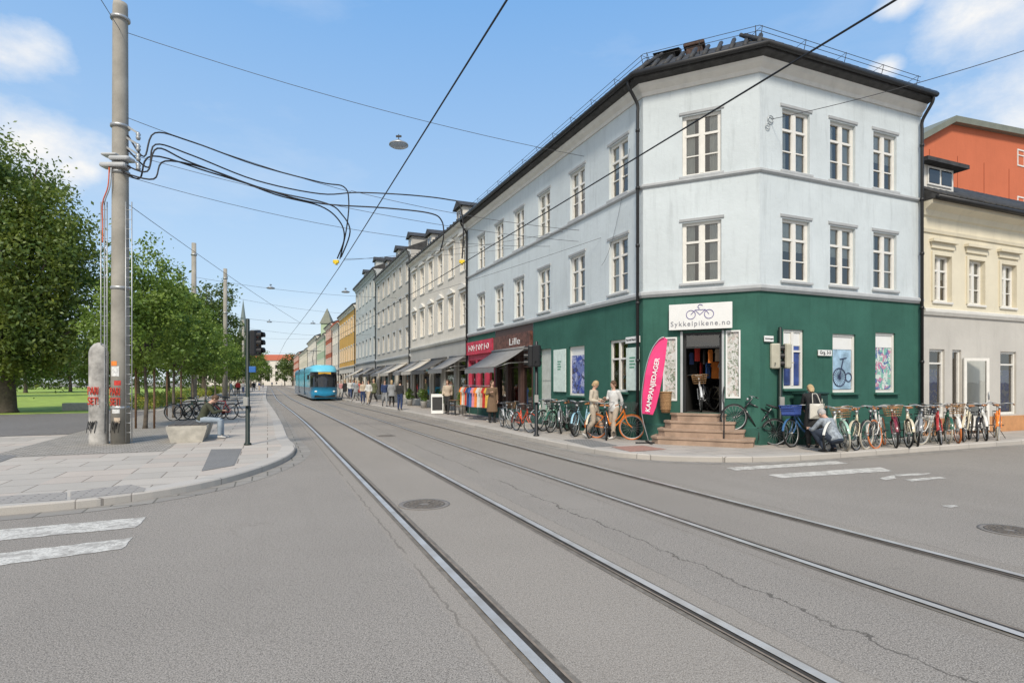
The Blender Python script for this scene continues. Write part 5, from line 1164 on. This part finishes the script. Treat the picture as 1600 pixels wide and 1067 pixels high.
mb.add([(-.19,-.03,0),(.19,-.03,0),(.17,.05,0),(-.17,.05,0),(-.17,0,.36),(.17,0,.36),(.17,.02,.36),(-.17,.02,.36),(0,-.08,.12),(0,-.05,.3)],[(0,1,8),(0,8,9,4),(1,5,9,8),(4,9,5),(1,2,6,5),(2,3,7,6),(3,0,4,7),(4,5,6,7),(3,2,1,0)]); mb.build('body',cl('canvas',(.56,.53,.46)),t)
mb=MB(); mb.tube(catmull([(-.1,.0,.36),(-.06,.08,.58),(.0,.12,.6),(.06,.08,.58),(.1,0,.36)],5),.01,5); mb.build('strap',cl('canvas',(.56,.53,.46)),t)
j=dict(STAND,pel=(0,.15,.32),ch=(0,-.03,.62),nk=(0,-.12,.78),hd=(0,-.22,.86),face=(0,-.7,-.7),Lsh=(.17,-.08,.73),Rsh=(-.17,-.08,.73),Lel=(.25,-.25,.5),Lwr=(.12,-.45,.5),Rel=(-.25,-.25,.5),Rwr=(-.12,-.45,.45),Lhp=(.1,.12,.32),Lkn=(.2,-.28,.48),Lan=(.14,-.02,.08),Rhp=(-.1,.12,.32),Rkn=(-.2,-.28,.44),Ran=(-.14,.0,.08))
place_person(person_meshes(j,dict(skin=M_skin,top=mat('cloth grey check',(.26,.29,.32),.9,.5,14),leg=cl('dark denim',(.03,.04,.06)),shoe=SK,hair=HG)),'person in grey checked shirt crouching beside the bicycles',G(1297,706),PI+rad(20),1.,top='shirt')
j=dict(STAND,pel=(0,.1,.57),ch=(0,-.02,.88),nk=(0,-.13,1.04),hd=(0,-.24,1.13),face=(0,-.7,-.7),Lsh=(.18,-.08,.98),Rsh=(-.18,-.08,.98),Lel=(.22,-.22,.75),Lwr=(.05,-.42,.80),Rel=(-.22,-.22,.75),Rwr=(-.05,-.42,.80),Lhp=(.1,.08,.55),Lkn=(.13,-.38,.53),Lan=(.12,-.42,.1),Rhp=(-.1,.08,.55),Rkn=(-.13,-.38,.53),Ran=(-.12,-.36,.1))
sp_=bo+Dv*.9+Rv*.36; sp_.z=PH-.01
place_person(person_meshes(j,dict(skin=M_skin,top=cl('olive',(.06,.065,.04)),leg=cl('pale denim',(.30,.35,.40)),shoe=SW,hair=HBr)),'man in olive jacket and pale jeans sitting hunched on the concrete bench',sp_,ANG_R+PI/2,1.,top='jacket')
hp_=sp_+Rv*.46+Vector((0,0,.86)); mb=MB(); mb.M=T(*hp_)@RZ(ANG_R)@RY(-.6); mb.bevbox(-.035,.035,-.07,.07,-.005,.005,.004); tag(mb.build('phone',M_black),'dark phone held by the man on the bench','phone')
j=dict(STAND,Rel=(-.24,.0,1.14),Rwr=(-.14,-.2,1.22),face=(.3,-.9,0))
place_person(person_meshes(j,dict(skin=M_skin,top=cl('brown coat',(.17,.11,.07)),leg=cl('dark',(.03,.03,.03)),shoe=SK,hair=HBr),coat=.5,hair='long',vox=.02),'woman in long brown coat standing by the brown shop window',GT(769,8.2),rad(20),.98,top='coat')
base=dict(skin=M_skin,top=SK,leg=SK,shoe=SK,hair=HBr)
PA=person_meshes(WALK,base,.03,False); PB=person_meshes(dict(WALK,Lkn=(.09,-.02,.48),Lan=(.09,.28,.14),Rkn=(-.09,-.16,.5),Ran=(-.09,-.27,.08)),base,.03,False,hair='long',coat=.25); PC=person_meshes(STAND,base,.03,False,hair='bob')
TC={'navy':(.03,.05,.12),'black':(.03,.03,.03),'white':(.55,.55,.53),'red':(.4,.04,.04),'beige':(.46,.38,.29),'grey':(.25,.26,.27),'olive':(.1,.11,.06),'light blue':(.3,.42,.55),'pink':(.55,.27,.27),'green':(.05,.2,.1)}
fp_=[(601,7.1,'navy','grey'),(612,7.4,'grey','black'),(625,7.0,'black','navy'),(576,6.8,'white','beige'),(561,7.4,'red','white'),(567,6.7,'beige','navy'),(547,7.2,'white','navy'),(539,6.9,'black','grey'),(552,7.8,'light blue','black'),(533,7.2,'pink','white'),(584,7.8,'olive','black'),
 (528,7.4,'grey','white'),(699,8.3,'beige','black'),(556,7.0,'grey','grey'),
 (405,610,'navy','beige'),(399,608,'white','black'),(396,611,'black','grey'),(372,618,'red','black'),(380,614,'grey','navy'),(361,616,'light blue','white'),(411,606,'olive','navy'),(432,604,'black','white'),(440,604,'white','grey'),(388,612,'pink','black'),(425,604,'navy','black')]
for i,(px,py,a_,b_) in enumerate(fp_):
    side='right' if px>480 else 'left' if px<420 else 'far'
    place_person((PA,PB,PC)[i%3],'far pedestrian in %s top, %s trousers, on the %s'%(a_,b_,{'right':'right pavement by the awnings','left':'left pavement under trees','far':'road at street end'}[side]),GT(px,py) if py<20 else G(px,py),rad(random.choice((0,180))+random.uniform(-40,40)),random.uniform(.98,1.08),'far pedestrians',
       dict(top=cl(a_+' f',TC[a_]),trousers=cl(b_+' f',TC[b_]),hair=(HBr,HB,HK)[i%3]))
# ------------------------------------------------------------------ pavement goods
def rackc(q,yaw,label,short,n=11,off=1):
    t=thing('clothes_rack',label,'clothes rack',q,yaw); mb=MB()
    for x in (-.8,.8): mb.tube([(x,0,.05),(x,0,1.45)],.014,6); mb.tube([(x,-.25,.05),(x,.25,.05)],.014,6)
    mb.tube([(-.8,0,1.45),(.8,0,1.45)],.014,6); mb.build('rail_frame',M_steel,t)
    for k in range(n):
        ci=(k*3+off)%10
        o=inst('garment_on_rack',gm[ci],None,T(*q)@RZ(yaw)@T(-.7+1.4*k/(n-1),0,.55)@RZ(PI/2-.5+random.uniform(-.2,.2))@Matrix.Scale(1.2,4))
        tag(o,'%s garment on the %s rack, %s from the far end'%(GC[ci][0],short,ordn[k]),'garment','garments on racks')
rackc(GT(735,8.5),ANG_mD+.1,'outdoor clothes rack before the red shop, farther one','farther clothes',9); rackc(GT(750,8.2),ANG_mD+.25,'second outdoor clothes rack before the red shop, nearer one','nearer clothes',8,2)
q=GT(683,7.9); t=thing('sandwich_board','white and black pavement board near the white row house','sign',q,rad(10)); mb=MB()
mb.bar((0,-.18,.02),(0,0,1.0),.6,.03,(0,1,0)); mb.bar((0,.18,.02),(0,0,1.0),.6,.03,(0,1,0)); mb.build('board',M_signw,t); mb=MB(); mb.bar((0,-.175,.2),(0,-.055,.85),.5,.035,(0,1,0)); mb.build('writing_face',M_gutter,t)
def planter(q,label,sd):
    t=thing('potted_plant',label,'plant',q); mb=MB(); mb.lathe([(.16,0),(.22,.4),(.23,.42),(.19,.4),(.02,.36)],14); mb.build('pot',M_conc,t); me,_=leafmesh('foliage',[(0,0,.8,.25,.25,.4)],30,22,.14,.09,L_young,sd); inst('foliage',me,t)
planter(GT(662,8.9),'potted shrub beside the far awning of the white house',1); planter(GT(694,9.1),'potted shrub between the pavement board and cafe chairs',2); planter(GT(640,8.9),'farther potted shrub by the white row house',5); planter(GT(722,9.2),'potted shrub just before the red shop',7)
def chair(q,yaw,label):
    t=thing('cafe_chair',label,'chair',q,yaw,'cafe chairs on the pavement'); mb=MB(); mb.bevbox(-.2,.2,-.2,.2,.43,.46,.01); mb.build('seat',M_wood,t); mb=MB(); mb.bar((-.2,.2,.8),(.2,.2,.8),.02,.15); mb.build('backrest',M_wood,t)
    for x in (-.18,.18):
        for y in (-.18,.18): mb=MB(); mb.tube([(x,y,0),(x,y,.44 if y<0 else .85)],.014,6); mb.build('leg',M_gutter,t)
chair(GT(703,8.5),.5,'wooden cafe chair left of the small table'); chair(GT(720,8.5),-1.,'wooden cafe chair right of the small table')
t=thing('cafe_table','small round cafe table on the pavement before the white house','table',GT(711,8.5)); mb=MB(); mb.lathe([(.3,.7),(.32,.71),(.32,.73),(.02,.735)],18); mb.build('tabletop',M_wood,t); mb=MB(); mb.lathe([(.2,0),(.2,.02),(.03,.05),(.025,.7)],10); mb.build('pedestal',M_gutter,t)
# ------------------------------------------------------------------ tram
def trm():
    s0=55.; tc=5.42; a=P(s0,tc,0,True); b=P(s0+20,tc,0,True); yaw=math.atan2((b-a).y,(b-a).x)
    t=thing('tram','turquoise blue articulated tram with black windscreen coming down the street','tram',(a.x,a.y,.02),yaw)
    def plan(off,L,w=1.2,nose=1.3):
        pts=[]
        for i in range(9):
            u=i/8; pts.append((off+nose*(1-math.cos(u*PI/2))*1.0,w*(math.sin(u*PI/2))**.55))
        right=[(x,-y) for x,y in pts[::-1]]
        ring=right[:-1]+pts; return [(L,-w)]+ring+[(L,w)]
    blue=mat('tram blue',(.02,.27,.50),.25,.05,coat=.5); lb=mat('tram pale blue',(.14,.50,.66),.3,.05); blk=mat('tram glass',(.012,.014,.018),.06,.1,spec=.8)
    def lay(zs,mt,name,L=30,w0=0):
        mb=MB(); n=None
        for z,off,w in zs:
            pl_=plan(off,L,w); n=len(pl_); mb.v+= [Vector((x,y,z)) for x,y in pl_]
        for j in range(len(zs)-1):
            for i in range(n): mb.f.append([j*n+i,j*n+(i+1)%n,(j+1)*n+(i+1)%n,(j+1)*n+i][::-1]); mb.mi.append(0); mb.sm.append(True)
        mb.f.append(list(range((len(zs)-1)*n,len(zs)*n))); mb.mi.append(0); mb.sm.append(False); return mb.build(name,mt,t)
    lay([(.18,.35,1.12),(.3,.15,1.17),(.75,.0,1.2),(1.25,.08,1.2)],blue,'lower_body')
    lay([(1.251,.09,1.19),(2.0,.25,1.19),(2.65,.5,1.18)],blk,'window_band')
    lay([(2.651,.49,1.2),(2.9,.62,1.19),(3.15,.85,1.1),(3.3,1.3,.9)],lb,'roof_body')
    mb=MB()
    for x in np.arange(2.,29,2.1): 
        for sy in (-1,1): mb.box(x,x+.28,min(sy*1.17,sy*1.203),max(sy*1.17,sy*1.203),1.2,2.7)
    mb.build('window_pillar',lb,t)
    for x in (9.5,19.5):
        mb=MB(); mb.box(x,x+.5,-1.21,1.21,.4,3.2); mb.build('bellows',M_rubber,t)
    for sy in (-1,1):
        mb=MB(); mb.ell((.22,sy*.72,.85),(.12,.2,.1),12,8); mb.build('headlight',mat('headlight glass',(.8,.8,.75),.1),t)
        mb=MB(); mb.bar((.5,sy*1.15,2.5),(.3,sy*1.45,2.3),.05,.05); mb.box(.2,.35,sy*1.45-.08,sy*1.45+.08,1.95,2.35); mb.build('mirror',M_black,t)
    mb=MB(); mb.box(.44,.6,-.55,.55,2.42,2.62); mb.build('destination_display',mat('amber display',(.6,.35,.05),.4),t)
    mb=MB(); mb.box(.12,.4,-.9,.9,.32,.5); mb.build('bumper',M_gutter,t)
    mb=MB(); mb.bar((13,0,3.3),(14.6,0,4.3),.06,.06); mb.bar((14.6,0,4.3),(13.2,0,5.2),.05,.05); mb.bar((13.2,-.8,5.22),(13.2,.8,5.22),.08,.05); mb.build('pantograph',M_gutter,t)
    for x in (3,8,13,18,23,27):
        for sy in (-1,1):
            mb=MB(); mb.M=T(x,sy*.72,.33)@RX(PI/2); mb.lathe([(.3,-.06),(.3,.06)],18); mb.build('wheel',M_gutter,t)
trm()
# ------------------------------------------------------------------ light, sky, camera
sv=Vector((-.08,-.99,0)).normalized(); el=rad(46); sd=Vector((sv.x*math.cos(el),sv.y*math.cos(el),math.sin(el)))
ld=bpy.data.lights.new('sun','SUN'); ld.energy=3.5; ld.angle=rad(11); ld.color=(1,.92,.80); lo=bpy.data.objects.new('sun',ld); C.objects.link(lo); lo.rotation_euler=sd.to_track_quat('Z','Y').to_euler()
w=bpy.data.worlds.new('World'); sc.world=w; w.use_nodes=True; n=NT(w.node_tree); bg=w.node_tree.nodes['Background']
sky=n.n('ShaderNodeTexSky',sky_type='NISHITA'); sky.sun_disc=False; sky.sun_elevation=el; sky.sun_rotation=math.atan2(sv.x,sv.y); sky.air_density=1.; sky.dust_density=1.2; sky.ozone_density=1.5
tc=n.n('ShaderNodeTexCoord'); d=n.vm('NORMALIZE',tc.outputs['Generated'])
mask=None
for px,py,r_ in ((20,85,.075),(60,225,.11),(1565,25,.12),(1400,8,.04),(1385,105,.03),(-200,200,.2),(1750,120,.2),(120,265,.05)):
    v=Vector(((px-800)/F,1,(YH-py)/F)).normalized(); dist=n.vm('DISTANCE',n.vm('MULTIPLY',d,(1,1,1.6)),(v.x,v.y,v.z*1.6))
    m_=n.mr(dist,r_*.2,r_*1.25,1,0); mask=m_ if mask is None else n.m('MAXIMUM',mask,m_)
dist=n.vm('DISTANCE',d,(-.3,-.8,.5)); mask=n.m('MAXIMUM',mask,n.mr(dist,.6,1.4,1,0))  # unseen cloud bank added behind the camera to brighten and neutralise the ambient light
nz=n.noise(n.vm('MULTIPLY',d,(1,1,1.7)),9,9,.62)
cloud=n.mr(n.m('ADD',n.m('MULTIPLY',mask,.62),n.m('MULTIPLY',nz,.75)),.60,1.02)
wisp=n.m('MULTIPLY',n.mr(n.noise(n.vm('MULTIPLY',d,(1,1,3.)),2.6,7,.6),.5,.85),.3)
cloud=n.m('MAXIMUM',cloud,wisp)
sh=n.mix(n.mr(nz,.35,.65),(5.8,5.95,6.2),(6.7,6.6,6.4))
sep=n.n('ShaderNodeSeparateXYZ'); n.L.new(d,sep.inputs[0])
grad=n.mix(n.mr(sep.outputs[2],0.,.16),(5.1,5.6,6.0),(3.5,4.7,6.0)); grad=n.mix(n.mr(sep.outputs[2],.12,.62),grad,(1.1,2.8,5.6))
tint=n.mix(.88,n.mix(1.,sky.outputs[0],(1.5,1.6,1.6),'MULTIPLY'),grad)
n.L.new(n.mix(cloud,tint,sh),bg.inputs[0]); bg.inputs[1].default_value=.15
cam=bpy.data.cameras.new('camera'); co=bpy.data.objects.new('camera',cam); C.objects.link(co); co.location=(0,0,H); co.rotation_euler=(PI/2,0,0)
cam.sensor_width=36; cam.lens=F/1600*36; cam.shift_y=(YH-533.5)/1600; cam.clip_end=5000; cam.clip_start=.05; sc.camera=co
sc.view_settings.view_transform='Standard'; sc.view_settings.look='None'; sc.view_settings.exposure=0
